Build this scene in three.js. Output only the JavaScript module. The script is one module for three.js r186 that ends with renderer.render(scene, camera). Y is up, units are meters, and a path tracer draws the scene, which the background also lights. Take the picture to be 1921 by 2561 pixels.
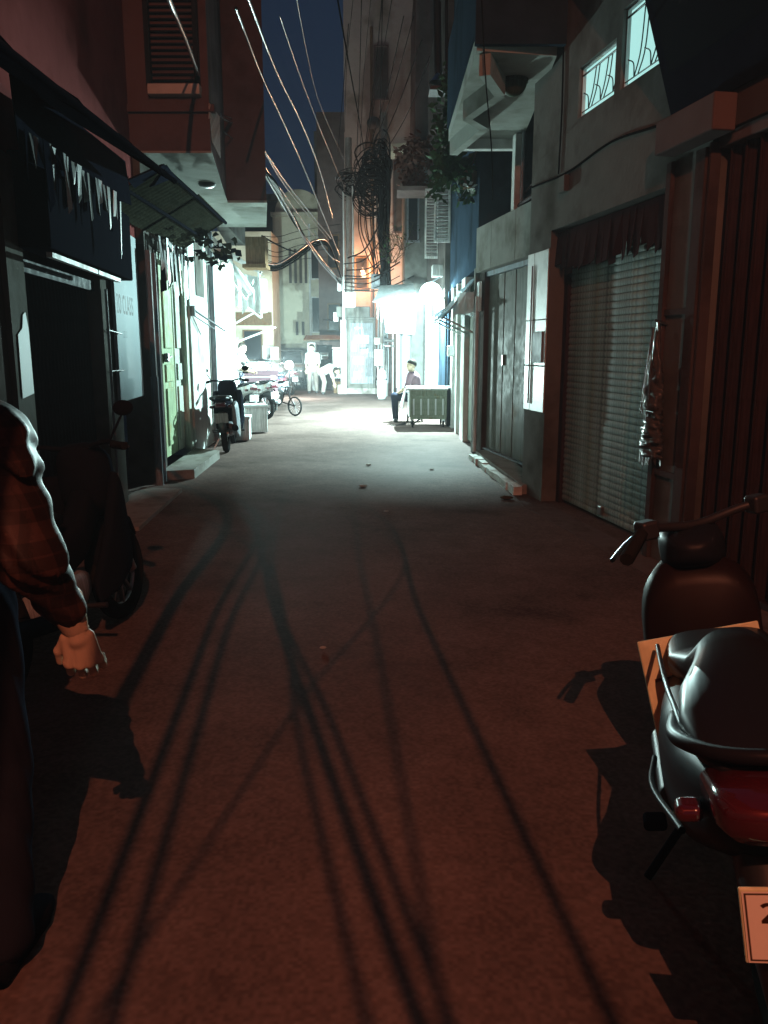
import * as THREE from 'three';
import { mergeGeometries, mergeVertices } from 'three/addons/utils/BufferGeometryUtils.js';
import { RoundedBoxGeometry } from 'three/addons/geometries/RoundedBoxGeometry.js';
import { MarchingCubes } from 'three/addons/objects/MarchingCubes.js';

// ---------------------------------------------------------------- camera, sky, exposure, lamps' places
const scene = new THREE.Scene();
const camera = new THREE.PerspectiveCamera(63.99, 0.75, 0.05, 400);
camera.position.set(0, 1.5, 0);
camera.rotation.x = -11.3 * Math.PI / 180;
scene.add(camera);
const renderer = new THREE.WebGLRenderer({ antialias: true });
renderer.setSize(768, 1024);
renderer.toneMapping = THREE.LinearToneMapping;
renderer.toneMappingExposure = 1;
renderer.shadowMap.enabled = true;
{ // night sky over a city: deep blue, a little paler near the horizon
  const w = 8, h = 16, d = new Float32Array(w * h * 4);
  for (let j = 0; j < h; j++) for (let i = 0; i < w; i++) {
    const e = (j + 0.5) / h * 2 - 1, k = (j * w + i) * 4;        // row 0 is straight down
    const t = Math.pow(1 - Math.max(0, e), 2);
    d[k] = 0.003 + 0.008 * t; d[k + 1] = 0.009 + 0.013 * t; d[k + 2] = 0.025 + 0.020 * t; d[k + 3] = 1;
    if (e < 0) { d[k] = 0.006; d[k + 1] = 0.008; d[k + 2] = 0.012; }
  }
  const sky = new THREE.DataTexture(d, w, h, THREE.RGBAFormat, THREE.FloatType);
  sky.mapping = THREE.EquirectangularReflectionMapping; sky.magFilter = sky.minFilter = THREE.LinearFilter;
  sky.needsUpdate = true;
  scene.background = sky; scene.environment = sky; scene.environmentIntensity = 1; scene.backgroundIntensity = 1;
}
const SODIUM = { pos: [0.25, 5.6, 2.9], color: new THREE.Color().setRGB(1, 0.29, 0.15), cd: 86 };
const WHITE = { pos: [0.98, 2.62, -17.75], color: new THREE.Color().setRGB(0.66, 1, 0.97), cd: 780 };
const LANTERN = { pos: [-2.95, 1.06, -20.0], color: new THREE.Color().setRGB(0.70, 1, 0.96), cd: 430 };
const LANTERN2 = { pos: [-2.85, 1.0, -25.0], color: new THREE.Color().setRGB(0.86, 1, 0.95), cd: 55 };
const UNSEEN_BULB = { pos: [-0.74, 4.1, -29.2], color: new THREE.Color().setRGB(1, 0.48, 0.25), cd: 30 };  // unseen, placed to light the tall house wall low down

scene.fog = new THREE.FogExp2(new THREE.Color().setRGB(0.86, 0.94, 1.0), 0.0019);

// ---------------------------------------------------------------- helpers
let seed = 12345;
const rnd = () => { seed |= 0; seed = seed + 0x6D2B79F5 | 0; let t = Math.imul(seed ^ seed >>> 15, 1 | seed); t = t + Math.imul(t ^ t >>> 7, 61 | t) ^ t; return ((t ^ t >>> 14) >>> 0) / 4294967296; };
const rr = (a, b) => a + (b - a) * rnd();
const V = (x, y, z) => new THREE.Vector3(x, y, z);
const names = {};
const numbered = n => { const k = names[n] = (names[n] || 0) + 1; return k === 1 ? n : n + '_' + String(k - 1).padStart(3, '0'); };
// tileable value noise
function lattice(n, s) { const o = seed; seed = s; const a = new Float32Array(n * n); for (let i = 0; i < n * n; i++) a[i] = rnd(); seed = o; return a; }
function vnoise(L, n, u, v) {
  u *= n; v *= n; const i = Math.floor(u), j = Math.floor(v); let fx = u - i, fy = v - j; fx = fx * fx * (3 - 2 * fx); fy = fy * fy * (3 - 2 * fy);
  const g = (a, b) => L[(((b % n) + n) % n) * n + ((a % n) + n) % n];
  return (g(i, j) * (1 - fx) + g(i + 1, j) * fx) * (1 - fy) + (g(i, j + 1) * (1 - fx) + g(i + 1, j + 1) * fx) * fy;
}
function fbm(s, n0, oct) { const Ls = []; for (let o = 0; o < oct; o++) Ls.push([n0 << o, lattice(n0 << o, s + o * 17)]); return (u, v) => { let a = 0, w = 0.5, t = 0; for (const [n, L] of Ls) { a += w * vnoise(L, n, u, v); t += w; w *= 0.55; } return a / t; }; }
function tex(size, fn, srgb) {
  const d = new Uint8Array(size * size * 4);
  for (let j = 0; j < size; j++) for (let i = 0; i < size; i++) {
    const c = fn(i / size, j / size), k = (j * size + i) * 4;
    for (let m = 0; m < 3; m++) d[k + m] = Math.max(0, Math.min(255, (c.length ? c[m] : c) * 255)); d[k + 3] = 255;
  }
  const t = new THREE.DataTexture(d, size, size); t.wrapS = t.wrapT = THREE.RepeatWrapping; t.magFilter = THREE.LinearFilter; t.minFilter = THREE.LinearMipmapLinearFilter; t.generateMipmaps = true;
  if (srgb) t.colorSpace = THREE.SRGBColorSpace; t.needsUpdate = true; return t;
}
const rep = (t, m) => { const c = t.clone(); c.repeat.set(1 / m, 1 / m); c.needsUpdate = true; return c; };
const f4 = fbm(11, 4, 6), f8 = fbm(77, 8, 5), f16 = fbm(301, 16, 5), f64 = fbm(911, 64, 2), f3 = fbm(555, 3, 4);
const fine = fbm(4242, 256, 1);
const T = {};
T.plaster = tex(512, (u, v) => { const st = Math.max(0, f4(u, v) - 0.52) * 1.5, s2 = Math.max(0, f3(u + 0.3, v * 0.5) - 0.5); const g = 0.93 + 0.1 * (f16(u, v) - 0.5) - st * 0.55 - s2 * 0.3; return [g, g * (1 - st * 0.06), g * (1 - st * 0.12)]; }, true);
T.plasterB = tex(512, (u, v) => 0.4 * f16(u, v) + 0.35 * f64(u, v) + 0.25 * f8(u, v));
T.asphalt = tex(1024, (u, v) => { const p = f4(u, v), g = 0.76 + 0.3 * (p - 0.5) + 0.08 * (f64(u, v) - 0.5) + 0.14 * (f16(u, v) - 0.5) + 0.16 * (fine(u, v) - 0.5); const oil = Math.max(0, f3(u, v + 0.2) - 0.58) * 1.1; const k = Math.max(0.35, g - oil * 0.7); return [k * 1.0, k * 0.96, k * 0.92]; }, true);
T.asphaltB = tex(1024, (u, v) => 0.55 * fine(u, v) + 0.25 * f64(u, v) + 0.2 * f8(u, v));
const lt1 = lattice(128, 99);
T.metal = tex(512, (u, v) => { const s = vnoise(lt1, 128, u, v * 0.06), r = Math.max(0, f8(u, v) - 0.6) * 1.6; const g = 0.82 + 0.22 * (s - 0.5) + 0.12 * (f16(u, v) - 0.5); return [g, g * (1 - r * 0.45), g * (1 - r * 0.75)]; }, true);
T.metalR = tex(256, (u, v) => 0.45 + 0.5 * f8(u, v));
T.cloth = tex(256, (u, v) => { const g = 0.85 + 0.18 * (f8(u, v) - 0.5) + 0.08 * (((u * 128 | 0) + (v * 128 | 0)) % 2 - 0.5); return g; }, true);
T.plaid = tex(256, (u, v) => { const a = (u * 3 % 1 < 0.38 ? 1 : 0), b = (v * 3 % 1 < 0.38 ? 1 : 0), l = (u * 3 % 1 > 0.66 && u * 3 % 1 < 0.7) || (v * 3 % 1 > 0.66 && v * 3 % 1 < 0.7) ? 0.3 : 0; const g = 0.5 + 0.22 * a + 0.22 * b + l * 0.6 + 0.06 * (f16(u, v) - 0.5); return [g, g * 0.93, g * 0.9]; }, true);
const MATS = {};
function mat(key, rgb, o = {}) {
  if (MATS[key]) return MATS[key];
  const flat = !o.phys && !o.metal && (o.rough ?? 0.85) >= 0.5;
  const m = new THREE[o.phys || flat ? 'MeshPhysicalMaterial' : 'MeshStandardMaterial']({ color: new THREE.Color().setRGB(...rgb), roughness: o.rough ?? 0.85, metalness: o.metal ?? 0 });
  if (o.tex) { m.map = rep(T[o.tex], o.size ?? 2); if (T[o.tex + 'B']) { m.bumpMap = rep(T[o.tex + 'B'], o.size ?? 2); m.bumpScale = o.bump ?? 0.004; } if (o.tex === 'metal') { m.roughnessMap = rep(T.metalR, 0.7); m.roughness = Math.min(1, (o.rough ?? 0.6) * 1.4); } }
  if (flat) { m.specularIntensity = (o.rough ?? 0.85) >= 0.8 ? 0 : 0.06; m.ior = 1.3; }
  if (o.two) m.side = THREE.DoubleSide;
  if (o.phys) Object.assign(m, o.phys);
  m.name = key; return MATS[key] = m;
}
function boxUV(g) {
  const p = g.attributes.position, n = g.attributes.normal, uv = new Float32Array(p.count * 2);
  for (let i = 0; i < p.count; i++) {
    const ax = Math.abs(n.getX(i)), ay = Math.abs(n.getY(i)), az = Math.abs(n.getZ(i));
    const x = p.getX(i), y = p.getY(i), z = p.getZ(i);
    if (ay >= ax && ay >= az) { uv[2 * i] = x; uv[2 * i + 1] = z; } else if (ax >= az) { uv[2 * i] = z; uv[2 * i + 1] = y; } else { uv[2 * i] = x; uv[2 * i + 1] = y; }
  }
  g.setAttribute('uv', new THREE.BufferAttribute(uv, 2)); return g;
}
function join(gs, keepUV) {
  gs = (Array.isArray(gs) ? gs : [gs]).map(g => { const q = g.index ? g.toNonIndexed() : g.clone(); for (const k of Object.keys(q.attributes)) if (!['position', 'normal', 'uv'].includes(k)) q.deleteAttribute(k); if (!q.attributes.uv) boxUV(q); return q; });
  const g = gs.length === 1 ? gs[0] : mergeGeometries(gs, false);
  return keepUV ? g : boxUV(g);
}
function part(parent, name, gs, m, extra) {
  const o = new THREE.Mesh(join(gs, extra && extra.keepUV), m); o.name = parent === scene ? numbered(name) : name; o.castShadow = o.receiveShadow = true;
  if (extra && extra.label) o.userData.label = extra.label; if (extra && extra.kind) o.userData.kind = extra.kind;
  parent.add(o); return o;
}
function sub(parent, name, geo, m) { const o = new THREE.Mesh(geo, m); o.name = name; o.castShadow = o.receiveShadow = true; parent.add(o); return o; } // shares its geometry
function grp(name, label, cat, pos = [0, 0, 0], ry = 0, group) { const o = new THREE.Group(); o.name = numbered(name); o.position.set(...pos); o.rotation.y = ry; scene.add(o); o.userData.label = label; o.userData.category = cat; if (group) o.userData.group = group; return o; }
function thing(name, label, cat, gs, m, group, extra) { const o = part(scene, name, gs, m, extra); o.userData.label = label; o.userData.category = cat; if (group) o.userData.group = group; return o; }
function structure(name, gs, m) { const o = part(scene, name, gs, m); o.userData.kind = 'structure'; return o; }
const bx = (x0, x1, y0, y1, z0, z1) => new THREE.BoxGeometry(x1 - x0, y1 - y0, z1 - z0).translate((x0 + x1) / 2, (y0 + y1) / 2, (z0 + z1) / 2);
const rb = (x0, x1, y0, y1, z0, z1, r = 0.01, s = 2) => new RoundedBoxGeometry(x1 - x0, y1 - y0, z1 - z0, s, r).translate((x0 + x1) / 2, (y0 + y1) / 2, (z0 + z1) / 2);
const tube = (pts, r, seg = 24, rad = 6) => new THREE.TubeGeometry(new THREE.CatmullRomCurve3(pts.map(p => V(...p)), false, 'centripetal'), seg, r, rad);
function rod(a, b, r, r2 = r, n = 8) { const A = V(...a), B = V(...b), d = B.clone().sub(A); const g = new THREE.CylinderGeometry(r2, r, d.length(), n); g.applyQuaternion(new THREE.Quaternion().setFromUnitVectors(V(0, 1, 0), d.clone().normalize())); const m = A.add(B).multiplyScalar(0.5); return g.translate(m.x, m.y, m.z); }
// a prism over a ground polygon (x,z), from y0 to y1
function prism(poly, y0, y1) { const s = new THREE.Shape(poly.map(([x, z]) => new THREE.Vector2(x, -z))); return new THREE.ExtrudeGeometry(s, { depth: y1 - y0, bevelEnabled: false }).rotateX(-Math.PI / 2).translate(0, y0, 0); }
// a quad sheet with thickness
function slab4(a, b, c, d, t = 0.01) { const A = [a, b, c, d].map(p => V(...p)); const n = A[1].clone().sub(A[0]).cross(A[3].clone().sub(A[0])).normalize().multiplyScalar(t / 2); const P = [...A.map(p => p.clone().add(n)), ...A.map(p => p.clone().sub(n))]; const F = [[0, 1, 2, 3], [7, 6, 5, 4], [0, 4, 5, 1], [1, 5, 6, 2], [2, 6, 7, 3], [3, 7, 4, 0]]; const pos = []; for (const f of F) for (const i of [f[0], f[1], f[2], f[0], f[2], f[3]]) pos.push(P[i].x, P[i].y, P[i].z); const g = new THREE.BufferGeometry(); g.setAttribute('position', new THREE.Float32BufferAttribute(pos, 3)); g.computeVertexNormals(); return g; }
// closed loft along z through superellipse sections {z,x,w,y0,y1,e}
function loft(secs, n = 24) {
  const pos = [], idx = []; const S = secs.length;
  for (const s of secs) for (let i = 0; i < n; i++) { const a = i / n * Math.PI * 2, e = s.e ?? 0.7, c = Math.cos(a), q = Math.sin(a); pos.push((s.x ?? 0) + s.w * Math.sign(c) * Math.abs(c) ** e, (s.y0 + s.y1) / 2 + (s.y1 - s.y0) / 2 * Math.sign(q) * Math.abs(q) ** e, s.z); }
  for (let k = 0; k < S - 1; k++) for (let i = 0; i < n; i++) { const a = k * n + i, b = k * n + (i + 1) % n, c = a + n, d = b + n; idx.push(a, b, c, b, d, c); }
  for (const [k, f] of [[0, 1], [S - 1, 0]]) { const ci = pos.length / 3, s = secs[k]; pos.push(s.x ?? 0, (s.y0 + s.y1) / 2, s.z); for (let i = 0; i < n; i++) { const a = k * n + i, b = k * n + (i + 1) % n; f ? idx.push(ci, b, a) : idx.push(ci, a, b); } }
  const g = new THREE.BufferGeometry(); g.setAttribute('position', new THREE.Float32BufferAttribute(pos, 3)); g.setIndex(idx); if (secs[0].z > secs[S - 1].z) g.index.array.reverse?.(); g.computeVertexNormals(); return g;
}
// a facade frame: local x runs along the wall (left to right as seen from the street), z towards the street
function frame(name, label, cat, ox, oz, dx, dz, group) { return grp(name, label, cat, [ox, 0, oz], Math.atan2(-dz, dx), group); }
// wall in the frame with rectangular holes: rows of boxes
function wallWithHoles(x0, x1, y0, y1, z0, z1, holes) {
  const xs = [...new Set([x0, x1, ...holes.flatMap(h => [h[0], h[1]])])].filter(x => x >= x0 && x <= x1).sort((a, b) => a - b), out = [];
  for (let i = 0; i < xs.length - 1; i++) { const a = xs[i], b = xs[i + 1], m = (a + b) / 2; const hs = holes.filter(h => h[0] < m && h[1] > m).sort((p, q) => p[2] - q[2]); let y = y0; for (const h of hs) { if (h[2] > y) out.push(bx(a, b, y, h[2], z0, z1)); y = h[3]; } if (y < y1) out.push(bx(a, b, y, y1, z0, z1)); }
  return out;
}
function at(px, py, z) { const F = 2050, th = 11.3 * Math.PI / 180, C = Math.cos(th), S = Math.sin(th), x = (px - 960.5) / F, v = (1280.5 - py) / F, k = z / -(C + v * S); return [x * k, 1.5 + (v * C - S) * k, z]; } // survey of the place: a sighting line met with the distance z

// ---------------------------------------------------------------- materials (real-world base colours)
const M = {
  asphalt: mat('asphalt', [0.192, 0.150, 0.148], { tex: 'asphalt', size: 3, bump: 0.0008, rough: 0.79 }),
  plasterWarm: mat('plaster_warm', [0.15, 0.098, 0.098], { tex: 'plaster', size: 3.1 }),
  plasterRed: mat('plaster_red_brown', [0.21, 0.062, 0.060], { tex: 'plaster', size: 3.4 }),
  plasterGrey: mat('plaster_grey', [0.155, 0.155, 0.145], { tex: 'plaster', size: 2.3 }),
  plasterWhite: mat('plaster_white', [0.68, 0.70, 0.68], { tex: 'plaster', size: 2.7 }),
  plasterCream: mat('plaster_cream', [0.52, 0.48, 0.38], { tex: 'plaster', size: 3.7 }),
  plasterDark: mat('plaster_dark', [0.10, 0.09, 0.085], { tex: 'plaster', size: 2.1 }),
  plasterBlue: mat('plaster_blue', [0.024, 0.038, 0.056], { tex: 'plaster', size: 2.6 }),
  plasterPink: mat('plaster_pink', [0.14, 0.108, 0.104], { tex: 'plaster', size: 3.3 }),
  concrete: mat('concrete', [0.30, 0.29, 0.27], { tex: 'plaster', size: 1.3, bump: 0.006 }),
  whitewash: mat('whitewash', [0.72, 0.73, 0.70], { tex: 'plaster', size: 0.7, bump: 0.012 }),
  tile: mat('glazed_tile', [0.58, 0.58, 0.55], { tex: 'plaster', size: 1.9, bump: 0.001, rough: 0.48 }),
  soffit: mat('soffit_paint', [0.36, 0.38, 0.35], { tex: 'plaster', size: 2.9 }),
  shutter: mat('shutter_metal', [0.30, 0.36, 0.33], { tex: 'metal', size: 2, rough: 0.7 }),
  rust: mat('rust_red_metal', [0.060, 0.034, 0.034], { tex: 'metal', size: 1.2, rough: 0.75 }),
  gateDark: mat('dark_gate_metal', [0.030, 0.034, 0.042], { tex: 'metal', size: 1.1, rough: 0.7 }),
  greyDoor: mat('grey_door_paint', [0.145, 0.14, 0.122], { tex: 'metal', size: 2.4, rough: 0.6 }),
  greenDoor: mat('green_door_paint', [0.46, 0.58, 0.36], { tex: 'metal', size: 1.7, rough: 0.6 }),
  greenTrim: mat('pale_green_paint', [0.66, 0.72, 0.62], { tex: 'metal', size: 1.4, rough: 0.6 }),
  darkDoor: mat('dark_door_paint', [0.03, 0.03, 0.034], { tex: 'metal', size: 1.5, rough: 0.6 }),
  darkGreen: mat('dark_green_paint', [0.06, 0.085, 0.05], { tex: 'metal', size: 1.5, rough: 0.6 }),
  whitePaint: mat('white_metal_paint', [0.72, 0.73, 0.72], { tex: 'metal', size: 1.2, rough: 0.5 }),
  greyPaint: mat('grey_metal_paint', [0.30, 0.33, 0.36], { tex: 'metal', size: 1.2, rough: 0.5 }),
  steel: mat('steel', [0.5, 0.5, 0.5], { rough: 0.28, metal: 1 }),
  matt: mat('matt_black_sheet', [0.008, 0.009, 0.013], { rough: 0.97 }),
  black: mat('black_plastic', [0.018, 0.019, 0.022], { rough: 0.45 }),
  gloss: mat('gloss_black_paint', [0.010, 0.012, 0.017], { rough: 0.42, phys: { specularIntensity: 0.2 } }),
  seat: mat('black_vinyl', [0.010, 0.012, 0.016], { rough: 0.36, phys: { specularIntensity: 0.6 } }),
  rubber: mat('rubber', [0.015, 0.015, 0.015], { rough: 0.85 }),
  red: mat('red_lens', [0.055, 0.008, 0.014], { rough: 0.12, phys: { clearcoat: 1, clearcoatRoughness: 0.04 } }),
  redPaint: mat('dark_red_paint', [0.012, 0.006, 0.006], { rough: 0.45, phys: { specularIntensity: 0.35 } }),
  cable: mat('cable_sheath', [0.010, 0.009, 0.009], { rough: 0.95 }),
  cableLit: mat('lamplit_cable', [0.20, 0.21, 0.22], { rough: 0.24, metal: 0.2 }),  // paler copy of the cable sheath, lamplight put into its colour
  tarp: mat('dark_blue_tarpaulin', [0.012, 0.015, 0.025], { tex: 'cloth', size: 0.5, rough: 0.95, two: 1 }),
  ragRed: mat('dark_red_cloth', [0.048, 0.022, 0.022], { tex: 'cloth', size: 0.4, rough: 0.95, two: 1 }),
  fascia: mat('fascia_concrete', [0.25, 0.25, 0.23], { tex: 'plaster', size: 1.9, bump: 0.004 }),
  tarpWhite: mat('white_tarpaulin', [0.66, 0.69, 0.68], { tex: 'cloth', size: 0.6, rough: 0.7, two: 1 }),
  tin: mat('weathered_tin', [0.038, 0.040, 0.028], { tex: 'metal', size: 1.3, rough: 0.8, two: 1 }),
  plasticSheet: mat('clear_plastic', [0.75, 0.78, 0.78], { rough: 0.12, two: 1, phys: { clearcoat: 1, clearcoatRoughness: 0.1 } }),
  plasticDark: mat('smoky_plastic', [0.07, 0.068, 0.066], { rough: 0.3, two: 1, phys: { specularIntensity: 0.8 } }),
  plasterTall: mat('plaster_tall', [0.40, 0.345, 0.315], { tex: 'plaster', size: 3.9 }),
  pilaster: mat('pilaster_paint', [0.085, 0.066, 0.064], { tex: 'plaster', size: 1.7, bump: 0.004 }),
  film: mat('thin_film', [0.72, 0.76, 0.76], { rough: 0.9, two: 1, phys: { transmission: 0.45, thickness: 0, specularIntensity: 0.2 } }),
  paper: mat('card_board', [0.86, 0.88, 0.56], { tex: 'plaster', size: 0.9, bump: 0.0005, rough: 0.8 }),
  wood: mat('old_wood', [0.20, 0.13, 0.08], { tex: 'metal', size: 0.8, rough: 0.8 }),
  cartGreen: mat('grey_green_paint', [0.26, 0.29, 0.22], { tex: 'metal', size: 0.6, rough: 0.6 }),
  asphaltDark: mat('asphalt_patch', [0.140, 0.104, 0.102], { tex: 'asphalt', size: 2.2, bump: 0.0008, rough: 0.9 }),
  gutter: mat('gutter_cement', [0.14, 0.115, 0.11], { tex: 'plaster', size: 1.1, bump: 0.003, rough: 0.9 }),
  litter: mat('dirty_paper', [0.35, 0.34, 0.31], { rough: 0.9 }),
  leaf: mat('leaf_green', [0.035, 0.07, 0.03], { rough: 0.6, two: 1 }),
  leafRed: mat('red_brown_leaves', [0.10, 0.045, 0.035], { rough: 0.7, two: 1 }),
  twig: mat('twig_bark', [0.07, 0.055, 0.04], { rough: 0.9 }),
  glassDark: mat('dark_glass', [0.02, 0.022, 0.026], { rough: 0.1 }),
  skin: mat('skin', [0.42, 0.32, 0.23], { rough: 0.55 }),
  hair: mat('black_hair', [0.02, 0.017, 0.015], { rough: 0.5 }),
  jacket: mat('brown_nylon', [0.050, 0.027, 0.024], { tex: 'plaid', size: 0.3, rough: 0.62, phys: { specularIntensity: 0.55 } }),
  navy: mat('navy_cotton', [0.018, 0.02, 0.03], { rough: 0.85 }),
  shirtWhite: mat('white_cotton', [0.42, 0.43, 0.42], { rough: 0.85 }),
  shirtPlum: mat('plum_cotton', [0.16, 0.10, 0.12], { rough: 0.85 }),
  khaki: mat('pale_trousers', [0.24, 0.22, 0.20], { rough: 0.85 }),
};

// ---------------------------------------------------------------- ground
{ // the street: one sheet out to the horizon
  const g = new THREE.PlaneGeometry(160, 200, 1, 1).rotateX(-Math.PI / 2).translate(0, 0, -60);
  structure('street', g, M.asphalt);
}
{ // repaired patches and cement gutters
  structure('gutter', [prism([[-1.98, 3], [-1.72, 3], [-2.05, -6.6], [-2.32, -6.6]], 0.001, 0.005)], M.gutter);
  structure('gutter', [prism([[1.60, -7.9], [1.34, -7.85], [2.75, 0.4], [3.0, 0.4]], 0.001, 0.005)], M.gutter);
}
function poster(w, h, draw) { const c = document.createElement('canvas'); c.width = w; c.height = h; const x = c.getContext('2d'); draw(x, w, h); const t = new THREE.CanvasTexture(c); t.colorSpace = THREE.SRGBColorSpace; t.anisotropy = 8; return t; }
function printed(t, rough = 0.7) { return new THREE.MeshPhysicalMaterial({ map: t, roughness: Math.max(0.6, rough), specularIntensity: 0.06, ior: 1.3 }); }
function faceUV(x0, x1, y0, y1, z, t = 0.02) { // a board with its printed face towards +z (uv 0..1), backed by a thin box
  return new THREE.PlaneGeometry(x1 - x0, y1 - y0).translate((x0 + x1) / 2, (y0 + y1) / 2, z + t);
}

// ---------------------------------------------------------------- house with the long awning (nearest on the side of the person)
{
  const h = frame('shuttered_shop_house', 'old shop house with dark steel gate behind the person and the blue poster', 'house', -2.13, -4.0, -0.39, -3.9);
  part(h, 'wall', [bx(-8, 5.2, 2.62, 9.5, -0.3, 0)], M.plasterRed);
  part(h, 'lower_wall', [bx(-8, 0.96, 0, 2.62, -0.3, -0.004), bx(1.27, 3.3, 0, 2.62, -0.5, -0.3), bx(3.9, 5.2, 0, 2.62, -0.55, -0.42)], M.plasterDark);
  part(h, 'pier', [bx(0.96, 1.27, 0, 2.62, -0.3, 0.03)], M.plasterGrey);
  part(h, 'pier', [bx(3.3, 3.9, 0, 2.62, -0.42, 0.02)], M.plasterGrey);
  part(h, 'gate_rail', bx(1.28, 3.29, 1.98, 2.06, -0.2, -0.03), M.gateDark); part(h, 'gate_rail', bx(1.28, 3.29, 0, 0.04, -0.2, -0.06), M.gateDark);
  const sg = join([bx(-0.017, 0.017, 0.04, 1.98, -0.015, 0.015)]), sg2 = join([bx(-0.012, 0.012, 0.04, 1.98, -0.02, 0.02)]);
  for (let i = 0; i < 44; i++) { const o = sub(h, 'gate_slat', i % 3 ? sg : sg2, M.gateDark); o.position.set(1.32 + i * 0.0447, 0, -0.12 + (i % 2) * 0.02); o.rotation.y = (i % 2 ? 0.5 : -0.5) + rr(-0.1, 0.1); }
  part(h, 'door', [bx(3.95, 5.1, 0.06, 2.3, -0.42, -0.37)], M.darkDoor);
  part(h, 'conduit', [rod([3.36, 0.05, 0.05], [3.36, 2.0, 0.05], 0.012)], M.greyPaint);
}
{ // signboard over the gate
  const h = frame('sign_box', 'black sign box with a pale lower lip over the dark steel gate', 'sign', -2.13, -4.0, -0.39, -3.9);
  part(h, 'board', [rb(1.2, 3.72, 2.1, 2.66, 0.0, 0.22, 0.015)], M.matt);
  part(h, 'lip', [bx(1.2, 2.35, 2.045, 2.075, 0.19, 0.226), bx(2.38, 3.15, 2.045, 2.075, 0.19, 0.226)], M.whitePaint);
}
{ // blue-white poster
  const t = poster(512, 640, (c, w, h) => {
    const g = '#94a6ac'; c.fillStyle = g; c.fillRect(0, 0, w, h);
    for (let i = 0; i < 900; i++) { c.fillStyle = `rgba(${90 + rnd() * 60 | 0},${110 + rnd() * 60 | 0},${120 + rnd() * 60 | 0},0.10)`; c.fillRect(rnd() * w, rnd() * h, 1 + rnd() * 5, 2 + rnd() * 22); }
    c.fillStyle = '#26333a'; c.font = 'bold 62px sans-serif'; c.textBaseline = 'top';
    c.save(); c.translate(150, 8); c.scale(1.3, 1); c.fillText('P T', 0, 0); c.restore();
    c.strokeStyle = '#26333a'; c.lineWidth = 7; c.beginPath(); c.moveTo(150, 118); c.quadraticCurveTo(235, 92, 320, 120); c.lineTo(320, 178); c.quadraticCurveTo(235, 150, 150, 176); c.closePath(); c.stroke();
    c.beginPath(); c.moveTo(170, 140); c.lineTo(300, 142); c.stroke();
    c.font = 'bold 96px sans-serif'; c.save(); c.translate(26, 226); c.scale(0.84, 1); c.fillText('IO CLASS', 0, 0); c.restore();
    c.fillStyle = 'rgba(40,58,66,0.55)'; c.font = 'bold 34px sans-serif'; c.fillText('I II I I', 110, 372); 
  });
  const h = frame('poster_board', 'pale blue poster board with rows of dark lettering on the grey pier', 'poster', -2.13, -4.0, -0.39, -3.9);
  const m = printed(t, 0.5); m.bumpMap = rep(T.plasterB, 0.8); m.bumpScale = 0.002;
  part(h, 'backing', [bx(3.62, 4.75, 1.01, 2.6, 0.04, 0.064)], M.greyPaint);
  part(h, 'print', [new THREE.PlaneGeometry(1.12, 1.58).translate(4.187, 1.805, 0.068)], m, { keepUV: true });
  part(h, 'wire_tie', [rod([3.34, 1.66, 0.04], [3.7, 1.63, 0.09], 0.006), rod([3.4, 1.3, 0.04], [3.72, 1.3, 0.09], 0.006)], M.black);
}
{ // notice on the first pier
  const h = frame('notice', 'torn white notice stuck on the narrow pier beside the dark gate', 'notice', -2.13, -4.0, -0.39, -3.9);
  const t = poster(128, 256, (c, w, hh) => { c.fillStyle = '#d6dcdc'; c.fillRect(0, 0, w, hh); c.fillStyle = '#9aa6aa'; for (let i = 0; i < 90; i++) c.fillRect(rnd() * w, rnd() * hh, 2 + rnd() * 8, 1 + rnd() * 14); });
  const s = new THREE.Shape(); [[1.02, 1.2], [1.24, 1.22], [1.235, 1.62], [1.2, 1.72], [1.15, 1.7], [1.12, 1.62], [1.03, 1.58]].forEach(([x, y], i) => i ? s.lineTo(x, y) : s.moveTo(x, y));
  const g = new THREE.ExtrudeGeometry(s, { depth: 0.004, bevelEnabled: false }).translate(0, 0, 0.034); part(h, 'sheet', g, printed(t, 0.25));
}
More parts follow.
